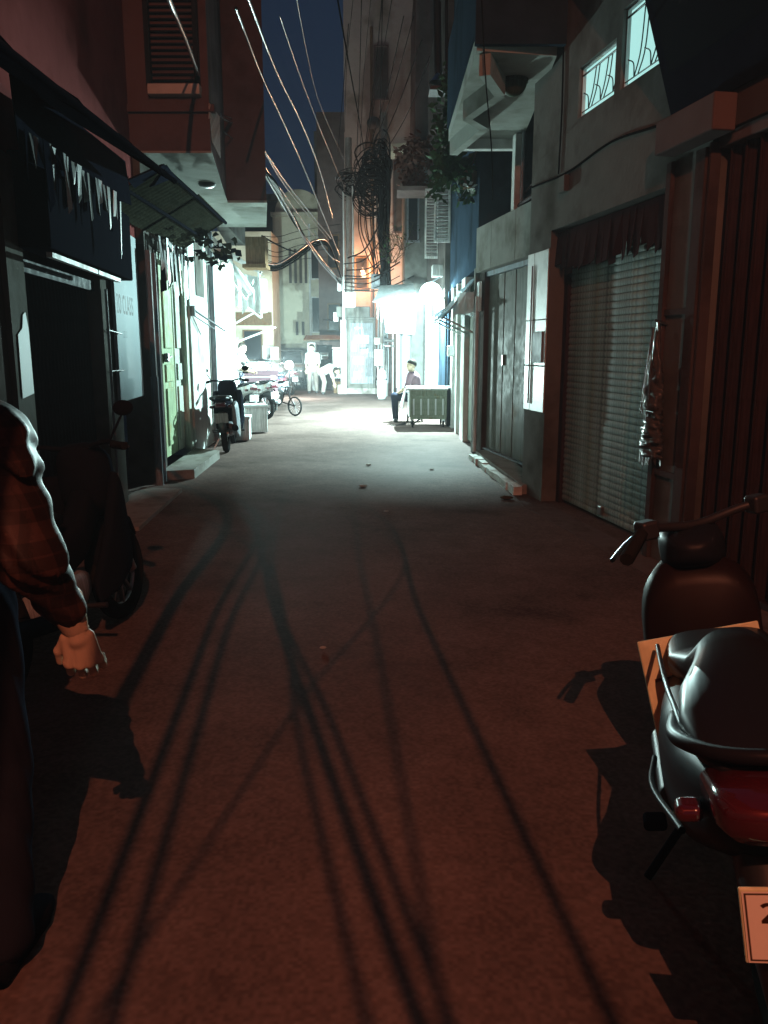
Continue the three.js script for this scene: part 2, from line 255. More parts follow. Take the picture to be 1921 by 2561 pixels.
// ---------------------------------------------------------------- house with the green door
{
  const h = frame('green_door_house', 'house with the pale green folding door and a jutting upper floor', 'house', -2.52, -7.9, -0.23, -5.1);
  part(h, 'wall', [bx(1.3, 1.88, 0, 2.6, -0.3, 0)], M.plasterDark);
  part(h, 'wall', [bx(3.8, 5.38, 0, 3.5, -0.3, 0)], M.plasterWhite);
  part(h, 'lintel', [bx(1.3, 3.8, 2.6, 3.5, -0.3, 0)], M.plasterGrey);
  const leaf = (a, b, m) => { const d = part(h, 'door_leaf', [rb(a, b, 0.14, 2.5, -0.16, -0.11, 0.008)], m); const w = b - a; const pn = (y0, y1) => part(d, 'door_panel', [rb(a + w * 0.18, b - w * 0.18, y0, y1, -0.112, -0.088, 0.008)], m); pn(0.28, 1.0); pn(1.08, 1.3); pn(1.5, 2.32); return d; };
  leaf(1.9, 2.34, M.greenTrim); leaf(2.4, 3.1, M.greenDoor); leaf(3.16, 3.58, M.greenTrim);
  part(h, 'door_frame', [bx(1.88, 1.895, 0.1, 2.6, -0.2, -0.02), bx(3.6, 3.8, 0.1, 2.6, -0.2, -0.03), bx(1.895, 3.6, 2.52, 2.6, -0.2, -0.03)], M.greenTrim);
  const hd = part(h, 'door_handle', [rb(2.46, 2.56, 1.33, 1.44, -0.1, -0.05, 0.012), rod([2.42, 1.36, -0.06], [2.7, 1.4, -0.06], 0.012)], M.black);
  part(h, 'grey_recess_panel', [bx(4.3, 4.98, 2.25, 3.3, 0.0, 0.012)], M.plasterGrey);  // flat grey panel, the recess shade put into its colour
  part(h, 'awning_arm', [rod([3.86, 2.02, 0.05], [5.0, 1.76, 0.3], 0.016), rod([3.86, 1.94, 0.05], [4.6, 1.78, 0.2], 0.01), rod([4.62, 1.8, 0.2], [4.64, 1.5, 0.2], 0.012), rb(3.82, 3.92, 1.94, 2.08, 0.0, 0.06, 0.01)], M.greyPaint);
  part(h, 'drainpipe', [rod([5.42, 0.02, 0.05], [5.42, 3.45, 0.05], 0.045)], M.greyPaint);
  part(h, 'drainpipe', [rod([1.0, 0.02, 0.1], [1.0, 2.5, 0.1], 0.03), rod([1.0, 0.02, 0.1], [1.0, 1.2, 0.1], 0.042)], M.greyPaint);
  part(h, 'drainpipe', [rod([1.26, 0.02, 0.1], [1.26, 2.5, 0.1], 0.02)], M.greyPaint);
}
{ // jutting upper floors
  const h = grp('jutting_storey', 'jutting upper storey with a shuttered window and pale sill above the green door', 'building', [0, 0, 0]);
  part(h, 'wall', [prism([[-2.66, -9.1], [-1.80, -9.1], [-2.19, -12.04], [-2.8, -12.04]], 3.51, 10)], M.plasterWarm);
  part(h, 'soffit', [prism([[-2.64, -9.08], [-1.79, -9.08], [-2.18, -12.04], [-2.8, -12.04]], 3.49, 3.51)], M.soffit);
  part(h, 'ledge', [bx(-2.66, -1.74, 3.88, 3.95, -9.12, -9.04)], M.plasterWarm);
  const w = part(h, 'window', [bx(-2.42, -2.37, 4.13, 5.6, -9.1, -9.03), bx(-1.93, -1.88, 4.13, 5.6, -9.1, -9.03), bx(-2.37, -1.93, 5.55, 5.6, -9.1, -9.03)], M.darkDoor);
  const ls = join(bx(-2.365, -1.935, -0.006, 0.006, -0.025, 0.025)); for (let i = 0; i < 24; i++) { const o = sub(w, 'louvre_slat', ls, M.gateDark); o.position.set(0, 4.18 + i * 0.057, -9.07); o.geometry = ls; }
  part(h, 'sill', [rb(-2.40, -1.87, 4.03, 4.13, -9.1, -8.98, 0.01)], M.plasterWhite);
  part(h, 'soffit_lamp', [new THREE.SphereGeometry(0.11, 16, 8, 0, Math.PI * 2, Math.PI / 2, Math.PI / 2).scale(1, 0.5, 1).translate(-2.18, 3.49, -10.7)], M.black);
  part(h, 'wind_bracket', [slab4([-1.78, 3.95, -9.0], [-1.74, 3.9, -9.3], [-1.80, 3.55, -9.6], [-1.84, 3.7, -9.2], 0.01)], M.whitePaint);
}
{
  const h = grp('white_wall_house', 'house with the bare white wall behind the upright motorbike and a boxy upper floor', 'house', [0, 0, 0]);
  part(h, 'wall', [prism([[-2.768, -13.35], [-2.905, -16.4], [-6.2, -16.4], [-6.2, -13.35]], 0, 3.3)], M.plasterWhite);
  part(h, 'upper_wall', [prism([[-2.75, -12.06], [-1.64, -12.06], [-1.975, -14.4], [-2.85, -14.4]], 3.52, 12)], M.plasterWarm);
  part(h, 'soffit', [prism([[-2.74, -12.05], [-1.63, -12.05], [-1.97, -14.4], [-2.84, -14.4]], 3.49, 3.52)], M.soffit);
  part(h, 'side_wall', [prism([[-2.82, -14.41], [-2.62, -14.41], [-2.75, -17], [-3.1, -17]], 3.5, 9)], M.plasterGrey);
  part(h, 'window_box', [bx(-2.35, -2.02, 2.9, 3.35, -14.9, -14.5), bx(-2.4, -2.0, 2.84, 2.9, -14.95, -14.42)], M.wood);
}
// ---------------------------------------------------------------- awnings on that side
{
  const h = grp('tarpaulin_awning', 'dark blue tarpaulin awning with torn fringe over the black sign box', 'awning', [0, 0, 0]);
  const P = (x, y, z) => [x, y, z];
  // sheet sags between ribs
  const n = 16, m = 6, pos = [], idx = []; const pt = (i, j) => { const z = -1.2 - i / n * 4.25, t = j / m; const x = -1.33 + rr(-0.012, 0.012) * (j == 0) + (-2.1 + 1.33 - 0.1 * i / n) * t; return [x, 2.55 + 0.55 * t - 0.05 * Math.sin(t * Math.PI) + 0.02 * Math.sin(i * 2.1), z]; };
  for (let i = 0; i <= n; i++) for (let j = 0; j <= m; j++) pos.push(...pt(i, j));
  for (let i = 0; i < n; i++) for (let j = 0; j < m; j++) { const a = i * (m + 1) + j; idx.push(a, a + 1, a + m + 1, a + 1, a + m + 2, a + m + 1); }
  const g = new THREE.BufferGeometry(); g.setAttribute('position', new THREE.Float32BufferAttribute(pos, 3)); g.setIndex(idx); g.computeVertexNormals(); part(h, 'sheet', g, M.tarp);
  part(h, 'edge_pole', [rod([-1.335, 2.53, -1.2], [-1.325, 2.535, -5.5], 0.016)], M.matt);
  for (let i = 0; i < 4; i++) part(h, 'rib', [rod([-1.34, 2.54, -1.4 - i * 1.33], [-2.2, 3.06, -1.4 - i * 1.33], 0.013)], M.matt);
  // inner back flap that hangs over the sign
  part(h, 'flap', [slab4([-1.98, 2.95, -4.7], [-2.05, 2.95, -6.9], [-2.02, 2.62, -6.9], [-1.96, 2.5, -4.7], 0.008)], M.tarp);
  for (let i = 0; i < 26; i++) { const t = i / 25, z = -4.75 - t * 1.9, x = -1.93 - t * 0.08 + rr(-0.02, 0.02), L = rr(0.12, 0.5) * (0.55 + 0.5 * Math.sin(i * 1.7) ** 2), y = 2.66 - t * 0.02; const w = rr(0.012, 0.05); part(h, 'fringe_strip', [slab4([x, y, z - w], [x, y, z + w], [x + rr(-0.03, 0.03), y - L, z + w * rr(0.2, 1)], [x + rr(-0.03, 0.03), y - L * rr(0.8, 1), z - w * rr(0.2, 1)], 0.003)], i % 5 === 2 ? M.plasticSheet : (i % 3 ? M.plasticDark : M.tarp)); }
}
{
  const h = grp('tin_awning', 'sloping weathered tin awning over the green door', 'awning', [0, 0, 0]);
  const corr = (p00, p10, p01, n = 40, amp = 0.012) => { const A = V(...p00), U = V(...p10).sub(A), W = V(...p01).sub(A), N = U.clone().cross(W).normalize(), pos = [], idx = []; for (let i = 0; i <= n * 2; i++) for (let j = 0; j < 2; j++) { const q = A.clone().addScaledVector(U, i / (2 * n)).addScaledVector(W, j).addScaledVector(N, i % 2 ? amp : -amp); pos.push(q.x, q.y, q.z); } for (let i = 0; i < n * 2; i++) { const a = i * 2; idx.push(a, a + 1, a + 2, a + 1, a + 3, a + 2); } const g = new THREE.BufferGeometry(); g.setAttribute('position', new THREE.Float32BufferAttribute(pos, 3)); g.setIndex(idx); g.computeVertexNormals(); return g; };
  part(h, 'tin_sheet', [corr([-1.9, 3.06, -7.5], [-1.98, 3.08, -9.2], [-2.5, 2.72, -7.5], 14)], M.tin);
  part(h, 'tin_sheet', [corr([-1.96, 3.1, -9.15], [-2.06, 3.13, -11.2], [-2.55, 2.74, -9.15], 16)], M.tin);
  part(h, 'purlin', [rod([-1.9, 3.03, -7.5], [-2.06, 3.1, -11.2], 0.02), rod([-2.25, 2.86, -7.5], [-2.35, 2.9, -11.2], 0.018)], M.matt);
  part(h, 'torn_edge', [slab4([-1.62, 2.84, -6.5], [-1.8, 2.95, -7.5], [-2.0, 2.85, -7.4], [-1.75, 2.72, -6.6], 0.012), slab4([-1.55, 2.76, -6.1], [-1.62, 2.83, -6.5], [-1.9, 2.7, -6.6], [-1.8, 2.66, -6.1], 0.012)], M.tarp);
  const bits = (n, q) => Array.from({ length: n }, () => { const z = -10.6 - rr(0, 1.6), x = -2.0 - rr(0, 0.45), y = 3.0 - rr(0, 0.36), k = q * rr(0.4, 1); return slab4([x, y, z], [x - k * rr(0.3, 1), y + rr(-0.3, 0.3) * k, z - k * rr(0.3, 1)], [x - k * rr(0, 0.8), y - k * rr(0.2, 0.6), z - k * rr(0.3, 1.2)], [x + k * rr(-0.1, 0.3), y - k * rr(0.2, 0.6), z + k * rr(-0.2, 0.2)], 0.005); });
  part(h, 'tangled_sheet', bits(46, 0.17), M.tin, { kind: 'stuff' }); part(h, 'tangled_cloth', bits(22, 0.2), M.tarp, { kind: 'stuff' }); part(h, 'plastic_shred', bits(16, 0.13), M.plasticSheet, { kind: 'stuff' });
}
{ // plastic drapes over the door top
  const h = grp('plastic_drape', 'torn plastic drape hanging over the top of the green door', 'plastic sheet', [0, 0, 0]);
  for (let i = 0; i < 15; i++) { const t = i / 14, z = -9.5 - t * 1.25, x = -2.47 - t * 0.06 + rr(-0.03, 0.03), L = 0.28 + 0.25 * Math.abs(Math.sin(i * 1.9)) + rr(0, 0.1), w = rr(0.02, 0.05); part(h, 'strip', [slab4([x, 2.72, z - w], [x, 2.72, z + w], [x + rr(-0.04, 0.04), 2.72 - L, z + w * 0.6], [x + rr(-0.04, 0.04), 2.72 - L * rr(0.85, 1), z - w], 0.004)], i % 3 === 0 ? M.plasticSheet : (i % 3 === 1 ? M.tarp : M.plasticDark)); }
}
{ // white rags and poles of the stall awning beyond the white wall
  const h = grp('stall_awning', 'bright white stall awning with hanging sheets and poles beyond the white wall', 'awning', [0, 0, 0]);
  part(h, 'sheet', [slab4([-3.2, 3.5, -16.5], [-2.62, 3.1, -16.7], [-2.62, 3.05, -18.6], [-3.4, 3.45, -18.6], 0.01)], M.tarpWhite);
  for (let i = 0; i < 5; i++) part(h, 'hanging_sheet', [slab4([-2.98 + i * 0.13, 3.0 - i * 0.03, -16.9], [-2.86 + i * 0.13, 2.97 - i * 0.03, -16.95], [-2.86 + i * 0.125, 2.2 + rr(-0.1, 0.2), -16.95 - rr(0, 0.1)], [-2.97 + i * 0.125, 2.3 + rr(-0.15, 0.25), -16.9], 0.008)], M.tarpWhite);
  part(h, 'rolled_sheet', [tube([[-3.3, 3.35, -16.55], [-2.95, 3.05, -16.6], [-2.6, 2.55, -16.7]], 0.07, 12, 8)], M.tarpWhite);
  for (const [a, b] of [[[-3.3, 3.2, -16.6], [-2.75, 2.45, -16.8]], [[-2.75, 2.45, -16.8], [-2.45, 3.0, -17.0]], [[-2.5, 3.05, -16.9], [-2.48, 2.1, -17]], [[-3.15, 2.5, -16.7], [-2.6, 2.75, -17.2]], [[-3.3, 1.9, -17.5], [-2.55, 2.35, -17.8]], [[-3.35, 1.55, -17.8], [-2.35, 1.95, -18.2]], [[-2.75, 2.3, -17], [-2.5, 2.1, -17.1]]]) part(h, 'pole', [rod(a, b, 0.022)], M.whitePaint);
}

// ---------------------------------------------------------------- house with the roller shutter
const winGlow = new THREE.MeshStandardMaterial({ color: 0x888888, emissive: new THREE.Color().setRGB(0.42, 0.80, 0.76), emissiveIntensity: 1, roughness: 0.4 });
{
  const h = frame('shutter_house', 'plain house with a grey roller shutter and one lit high window', 'house', 1.56, -8.08, 0.17, 1);
  const W1 = [0.56, 1.27, 3.42, 3.82], W2 = [1.37, 2.15, 3.42, 3.98];
  part(h, 'wall', wallWithHoles(-0.55, 2.74, 0, 9.5, -0.34, 0, [[0.04, 2.2, 0, 2.58], W1, W2]), M.plasterGrey);
  part(h, 'back_wall', [bx(-0.55, 2.74, 0, 9.5, -0.9, -0.5)], M.plasterDark); part(h, 'side_wall', [bx(-0.545, -0.44, 0, 9.5, -3.2, -0.341)], M.plasterGrey);
  const seg = new THREE.Shape(); seg.moveTo(0, 0); seg.lineTo(0.006, 0.003); seg.lineTo(0.011, 0.02); seg.lineTo(0.011, 0.036); seg.lineTo(0.006, 0.052); seg.lineTo(0, 0.0565); seg.lineTo(-0.006, 0.0565); seg.lineTo(-0.006, 0);
  const sl = join(new THREE.ExtrudeGeometry(seg, { depth: 2.06, bevelEnabled: false }).rotateY(Math.PI / 2).rotateY(Math.PI).translate(0, 0, 0)); // along x
  sl.computeBoundingBox(); const bb = sl.boundingBox; sl.translate(0.12 - bb.min.x, 0, -bb.min.z);
  const sh = new THREE.Group(); sh.name = 'roller_shutter'; h.add(sh);
  for (let i = 0; i < 40; i++) { const o = sub(sh, 'slat', sl, M.shutter); o.position.set(rr(-0.002, 0.002), 0.03 + i * 0.058, -0.20); }
  part(h, 'shutter_box', [rb(0.06, 2.19, 2.36, 2.575, -0.3, -0.17, 0.02)], M.rust);
  for (let i = 0; i < 19; i++) { const x = 0.1 + i * 0.112, w = 0.066 + rr(0, 0.02), L = 0.3 + 0.06 * Math.abs(Math.sin(i * 2.3)) + rr(0, 0.05); part(h, 'cloth_strip', [slab4([x - w, 2.56, -0.07], [x + w, 2.56, -0.07], [x + w * rr(0.5, 1), 2.56 - L * rr(0.85, 1), -0.06 + rr(-0.02, 0.02)], [x - w * rr(0.5, 1), 2.56 - L, -0.06 + rr(-0.02, 0.02)], 0.006)], M.ragRed); }
  part(h, 'shutter_rail', [bx(0.042, 0.125, 0, 2.3, -0.22, -0.15)], M.rust);
  part(h, 'shutter_rail', [bx(2.12, 2.198, 0, 2.3, -0.22, -0.15)], M.rust);
  const tl = (a, b, y0, y1) => part(h, 'tile', [rb(a, b, y0, y1, 0.0, 0.014, 0.004)], M.tile);
  tl(-0.545, -0.36, 0.88, 1.325); tl(-0.352, 0.03, 0.88, 1.325); tl(-0.545, -0.36, 1.333, 1.77); tl(-0.352, 0.03, 1.333, 1.77); tl(-0.545, -0.36, 1.778, 2.42); tl(-0.352, 0.03, 1.778, 2.42);
  part(h, 'meter_plate', [rb(-0.29, -0.03, 1.36, 1.66, 0.014, 0.03, 0.006)], M.greyPaint);
  part(h, 'conduit', [rod([-0.37, 0.95, 0.025], [-0.37, 2.3, 0.025], 0.009)], M.greyPaint);
  part(h, 'wall_cable', [tube([[-0.5, 3.06, 0.012], [0.4, 3.02, 0.014], [1.3, 3.07, 0.014], [2.2, 3.0, 0.012], [2.72, 3.04, 0.012]], 0.009, 40, 6)], M.cable);
  part(h, 'wall_cable', [tube([[0.2, 3.05, 0.012], [0.22, 3.6, 0.012], [0.18, 4.6, 0.012], [0.2, 6, 0.012]], 0.008, 30, 6)], M.cable);
  part(h, 'switch_box', [rb(0.3, 0.44, 2.86, 3.0, 0, 0.05, 0.01)], M.plasterGrey);
  part(h, 'padlock_hasp', [rb(1.0, 1.08, 0.06, 0.14, -0.19, -0.16, 0.01)], M.steel);
  for (const [i, W] of [W1, W2].entries()) {
    const w = part(h, 'window', [bx(W[0], W[0] + 0.012, W[2], W[3], -0.09, -0.03), bx(W[1] - 0.012, W[1], W[2], W[3], -0.09, -0.03), bx(W[0] + 0.012, W[1] - 0.012, W[2], W[2] + 0.012, -0.09, -0.03), bx(W[0] + 0.012, W[1] - 0.012, W[3] - 0.012, W[3], -0.09, -0.03)], M.whitePaint);
    part(w, 'pane', [bx(W[0] + 0.012, W[1] - 0.012, W[2] + 0.012, W[3] - 0.012, -0.07, -0.06)], winGlow);
    const g = [rod([W[0], W[2] + 0.05, -0.035], [W[1], W[2] + 0.05, -0.035], 0.005), rod([W[0], W[3] - 0.06, -0.035], [W[1], W[3] - 0.06, -0.035], 0.008)]; const q = W[1] - W[0];
    for (let k = 0; k < 3; k++) { const c = W[0] + q * (0.2 + 0.33 * k), y0 = W[2] + 0.05; g.push(tube([[c, y0, -0.035], [c - 0.02, y0 + 0.1, -0.035], [c - 0.11, y0 + 0.15, -0.035]], 0.005, 10, 5), tube([[c, y0, -0.035], [c + 0.08, y0 + 0.13, -0.035], [c + 0.13, W[3] - 0.06, -0.035]], 0.005, 10, 5), tube([[c + 0.06, y0, -0.035], [c + 0.15, y0 + 0.12, -0.035], [c + 0.2, W[3] - 0.06, -0.035]], 0.005, 10, 5)); }
    part(w, 'grille', g, M.black);
  }
  part(h, 'pilaster', [rb(2.24, 2.31, 0, 2.72, 0, 0.035, 0.008), rb(2.60, 2.72, 0, 2.72, 0, 0.03, 0.008), bx(2.31, 2.6, 1.72, 1.76, 0, 0.02), bx(2.31, 2.6, 0.62, 0.66, 0, 0.02)], M.pilaster);
}
{ // house with the red gate, nearest on the scooter's side
  const h = frame('gate_house', 'house with the rust red folding gate behind the scooter', 'house', 1.56, -8.08, 0.17, 1);
  part(h, 'wall', [bx(2.742, 10, 2.78, 9.5, -0.34, -0.002), bx(5.1, 10, 0, 2.78, -0.34, -0.002), bx(2.742, 5.1, 0, 2.78, -0.8, -0.5)], M.plasterDark);
  part(h, 'beam', [rb(2.28, 2.98, 2.75, 2.96, 0, 0.15, 0.012), rb(2.742, 5.1, 2.7, 2.78, -0.3, -0.03, 0.01)], M.plasterPink);
  part(h, 'gate_rail', bx(2.75, 5.1, 0, 0.04, -0.22, -0.06), M.rust); part(h, 'gate_bar', bx(2.75, 5.1, 1.3, 1.335, -0.16, -0.14), M.rust);
  const A = join([bx(-0.036, 0.036, 0.04, 2.7, -0.006, 0.006), bx(-0.036, -0.026, 0.04, 2.7, 0.006, 0.02)]);
  for (let i = 0; i < 31; i++) { const o = sub(h, 'gate_slat', A, M.rust); o.position.set(2.79 + i * 0.0745, 0, -0.12 + (i % 2) * 0.02); o.rotation.y = (i % 2 ? 0.45 : -0.45) + rr(-0.08, 0.08); }
  part(h, 'corner_trim', [rb(2.735, 2.765, 0, 2.74, -0.05, 0.02, 0.006)], M.pilaster);
}
{
  const t = poster(256, 512, (c, w, h) => { c.fillStyle = '#0b0d15'; c.fillRect(0, 0, w, h); for (let i = 0; i < 700; i++) { const a = rnd() * 6.28, r = Math.sqrt(rnd()); c.fillStyle = `rgba(150,140,120,${0.02 + 0.05 * rnd()})`; c.fillRect(w * 0.3 + Math.cos(a) * r * 50, h * 0.6 + Math.sin(a) * r * 105, 2 + rnd() * 9, 1 + rnd() * 4); } });
  const h = frame('leaning_shop_sign', 'large dark blue sign leaning out above the red gate, with a pale faded print', 'sign', 1.56, -8.08, 0.17, 1);
  const n = part(h, 'board', [slab4([2.26, 2.985, 0.0], [4.6, 2.985, 0.0], [4.6, 5.2, 0.75], [2.26, 5.2, 0.75], 0.05)], M.tarp);
  const pg = new THREE.PlaneGeometry(1.1, 1.5); pg.rotateX(0.327).translate(2.9, 3.95, 0.36); part(n, 'print', pg, printed(t, 1), { keepUV: true });
  part(h, 'bracket', [rod([2.4, 4.6, -0.0], [2.4, 4.6, 0.52], 0.015), rod([4.4, 4.6, 0], [4.4, 4.6, 0.52], 0.015)], M.gateDark);
}
{ // crumpled clear bag on the pier
  const h = frame('plastic_bag', 'long crumpled plastic bag hanging from the pier between shutter and red gate', 'bag', 1.56, -8.08, 0.17, 1);
  const mk = (y0, y1, r0, r1, cx, wob, m, name) => { const n = 30, k = 18, pos = [], idx = []; for (let i = 0; i <= n; i++) { const t = i / n, y = y0 + (y1 - y0) * t, r = r0 + (r1 - r0) * Math.sin(t * Math.PI * 0.5); for (let j = 0; j < k; j++) { const a = j / k * Math.PI * 2; const q = r * (1 + wob * (vnoise(lt1, 128, j / k * 0.16 + 0.3, t * 0.16) - 0.5) * 2.2); pos.push(cx + Math.cos(a) * q, y + (i === n ? rr(-0.05, 0.03) : 0), 0.075 + Math.sin(a) * q * 0.5); } } for (let i = 0; i < n; i++) for (let j = 0; j < k; j++) { const a = i * k + j, b = i * k + (j + 1) % k; idx.push(a, b, a + k, b, b + k, a + k); } const g = new THREE.BufferGeometry(); g.setAttribute('position', new THREE.Float32BufferAttribute(pos, 3)); g.setIndex(idx); g.computeVertexNormals(); part(h, name, g, m); };
  mk(1.68, 1.06, 0.012, 0.085, 2.34, 0.6, M.plasticDark, 'upper_fold'); mk(1.06, 0.74, 0.09, 0.10, 2.36, 0.5, M.plasticDark, 'lower_fold');
  for (let i = 0; i < 7; i++) { const x = 2.27 + i * 0.022, b = rr(0.9, 1.25); part(h, 'crease', [tube([[2.335 + i * 0.003, 1.64, 0.11], [2.31 + i * 0.012, 1.4, 0.122 + rr(0, 0.01)], [x + rr(-0.01, 0.01), b, 0.128 + rr(0, 0.01)]], rr(0.003, 0.007), 12, 5)], M.plasticDark); }
  part(h, 'torn_hem', Array.from({ length: 9 }, (_, i) => { const x = 2.27 + i * 0.022; return slab4([x, 0.78, 0.12], [x + 0.03, 0.77, 0.125], [x + rr(0, 0.04), 0.70 + rr(-0.02, 0.02), 0.13], [x + rr(-0.01, 0.01), 0.72, 0.12], 0.003); }), M.plasticDark);
  part(h, 'tie', [rod([2.26, 1.08, 0.13], [2.46, 1.07, 0.13], 0.004), rod([2.335, 1.66, 0.0], [2.335, 1.69, 0.1], 0.008)], M.steel);
}
// ---------------------------------------------------------------- house with the tall panel door
{
  const h = frame('panel_door_house', 'house with tall flat grey doors under a plain concrete fascia', 'house', 1.33, -11.54, 0.17, 1);
  part(h, 'wall', [bx(-0.3, 2.1, 0, 2.52, -0.6, -0.3), bx(-0.3, -0.06, 0, 2.52, -0.3, -0.06)], M.plasterDark);
  for (const [a, b] of [[-0.04, 0.63], [0.66, 1.09], [1.115, 1.78]]) part(h, 'door_leaf', [rb(a, b, 0.12, 2.46, -0.17, -0.12, 0.008)], M.greyDoor);
  part(h, 'door_track', bx(-0.06, 2.05, 2.46, 2.52, -0.2, -0.08), M.greyPaint); part(h, 'door_track', bx(-0.06, 2.05, 0.1, 0.12, -0.2, -0.08), M.greyPaint);
  part(h, 'door_handle', [rb(0.685, 0.715, 1.28, 1.42, -0.12, -0.09, 0.008)], M.steel);
  for (const [a, b] of [[-0.24, 0.45], [0.455, 1.425], [1.435, 2.08]]) part(h, 'fascia_panel', [rb(a, b, 2.525, 3.11, -0.12, 0.02, 0.006)], M.fascia);
  part(h, 'fascia_core', [bx(-0.235, 2.075, 2.53, 3.1, -0.55, -0.121)], M.concrete);
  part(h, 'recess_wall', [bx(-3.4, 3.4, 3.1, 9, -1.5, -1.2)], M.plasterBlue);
  part(h, 'column', [rb(1.04, 1.16, 3.11, 4.0, -0.16, -0.04, 0.01)], M.plasterWhite);
  part(h, 'drainpipe', [rod([1.27, 3.11, -0.1], [1.27, 4.0, -0.1], 0.022)], M.greyPaint);
  part(h, 'upper_wall', [bx(-0.3, 2.4, 5.0, 9.5, -1.2, -0.4)], M.plasterDark);
  part(h, 'railing', [rod([1.2, 3.18, -0.1], [2.1, 3.24, -0.1], 0.03), rod([1.2, 3.3, -0.14], [2.1, 3.5, -0.14], 0.014)], M.rust);
  part(h, 'bulb_holder', [new THREE.SphereGeometry(0.025, 10, 8).translate(1.97, 2.5, 0.0)], M.whitePaint);
  part(h, 'conduit', [rod([-0.13, 0.05, 0.02], [-0.13, 2.2, 0.02], 0.03)], M.whitePaint);
}
{ // balcony over it
  const h = grp('balcony', 'concrete balcony with a zigzag beam and an unlit ceiling lamp above the grey doors', 'balcony', [0, 0, 0]);
  part(h, 'slab', [prism([[0.80, -10.88], [0.80, -7.72], [1.52, -7.85], [1.70, -10.75]], 4.02, 4.16)], M.soffit);
  const zz = [[0.86, -10.8], [1.10, -9.6], [0.87, -9.2], [1.1, -8.4], [0.88, -7.78]]; const bs = [];
  for (let i = 0; i < zz.length - 1; i++) { const [a, b] = [zz[i], zz[i + 1]], dx = b[0] - a[0], dz = b[1] - a[1], L = Math.hypot(dx, dz), nx = -dz / L * 0.05, nz = dx / L * 0.05; bs.push(prism([[a[0] + nx, a[1] + nz], [b[0] + nx, b[1] + nz], [b[0] - nx, b[1] - nz], [a[0] - nx, a[1] - nz]], 3.84, 4.018)); }
  part(h, 'zigzag_beam', bs, M.soffit);
  part(h, 'end_beam', [bx(0.84, 1.62, 3.9, 4.018, -10.86, -10.74)], M.plasterWhite);
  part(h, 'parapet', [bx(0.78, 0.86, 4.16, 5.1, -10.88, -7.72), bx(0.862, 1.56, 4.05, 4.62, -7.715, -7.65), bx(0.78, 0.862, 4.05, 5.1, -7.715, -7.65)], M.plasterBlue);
  part(h, 'ceiling_lamp', [new THREE.SphereGeometry(0.13, 20, 8, 0, Math.PI * 2, Math.PI / 2, Math.PI / 2).translate(1.24, 4.0, -8.5), new THREE.CylinderGeometry(0.14, 0.14, 0.03, 20).translate(1.24, 4.005, -8.5)], M.darkGreen);
}
{ // step with whitewashed kerb
  const s = thing('doorstep', 'low concrete step in front of the tall grey doors', 'step', [prism([[1.28, -11.4], [1.44, -8.45], [1.66, -8.5], [1.62, -11.5]], 0, 0.10)], M.concrete);
  const k = grp('kerb', 'rough whitewashed kerb along the step of the grey doors', 'kerb', [0, 0, 0]);
  for (let i = 0; i < 9; i++) { const t0 = i / 9, t1 = (i + 0.97) / 9, L = (a, b, t) => a + (b - a) * t; part(k, 'kerbstone', [prism([[L(1.17, 1.35, t0) + rr(-0.015, 0.015), L(-11.24, -8.39, t0)], [L(1.17, 1.35, t1) + rr(-0.02, 0.02), L(-11.24, -8.39, t1)], [L(1.272, 1.435, t1), L(-11.24, -8.39, t1)], [L(1.272, 1.435, t0), L(-11.24, -8.39, t0)]], 0, rr(0.06, 0.095))], M.whitewash); }
}
thing('doorstep', 'worn cement step under the green door', 'step', [prism([[-2.57, -9.35], [-2.22, -9.5], [-2.28, -11.3], [-2.68, -11.6]], 0, 0.11)], M.concrete);
thing('cement_apron', 'low cement apron at the foot of the grey pier', 'apron', [prism([[-2.6, -6.6], [-2.05, -6.7], [-2.15, -8.6], [-2.6, -8.7]], 0, 0.035)], M.concrete);
// ---------------------------------------------------------------- next house: posts, dark doors, plastic awning
{
  const h = grp('dark_door_house', 'blue fronted house with white posts and dark doors beside the cart', 'house', [0, 0, 0]);
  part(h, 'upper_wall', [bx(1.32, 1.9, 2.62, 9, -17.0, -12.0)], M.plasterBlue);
  part(h, 'back_wall', [bx(1.52, 1.9, 0, 2.62, -17.0, -11.9)], M.plasterDark);
  const post = (z0, z1, m = M.plasterWhite, x = 1.28) => part(h, 'post', [bx(x, 1.52, 0, 2.6, z0, z1)], m);
  post(-12.06, -11.9, M.plasterGrey); post(-13.95, -13.38); post(-14.95, -14.7); post(-16.05, -15.7); post(-17.0, -16.75, M.plasterBlue);
  part(h, 'door', [rb(1.36, 1.42, 0.05, 2.5, -13.36, -12.08, 0.01)], M.darkGreen);
  part(h, 'door', [rb(1.40, 1.46, 0.05, 2.5, -14.68, -13.97, 0.01)], M.cartGreen);
  part(h, 'door', [rb(1.38, 1.44, 0.05, 2.5, -15.68, -14.97, 0.01)], M.darkGreen);
  part(h, 'door', [rb(1.34, 1.40, 0.05, 2.5, -16.73, -16.07, 0.01)], M.plasterBlue);
  part(h, 'gas_meter', [rb(1.16, 1.28, 1.35, 1.55, -15.4, -15.15, 0.03)], M.whitePaint);
}
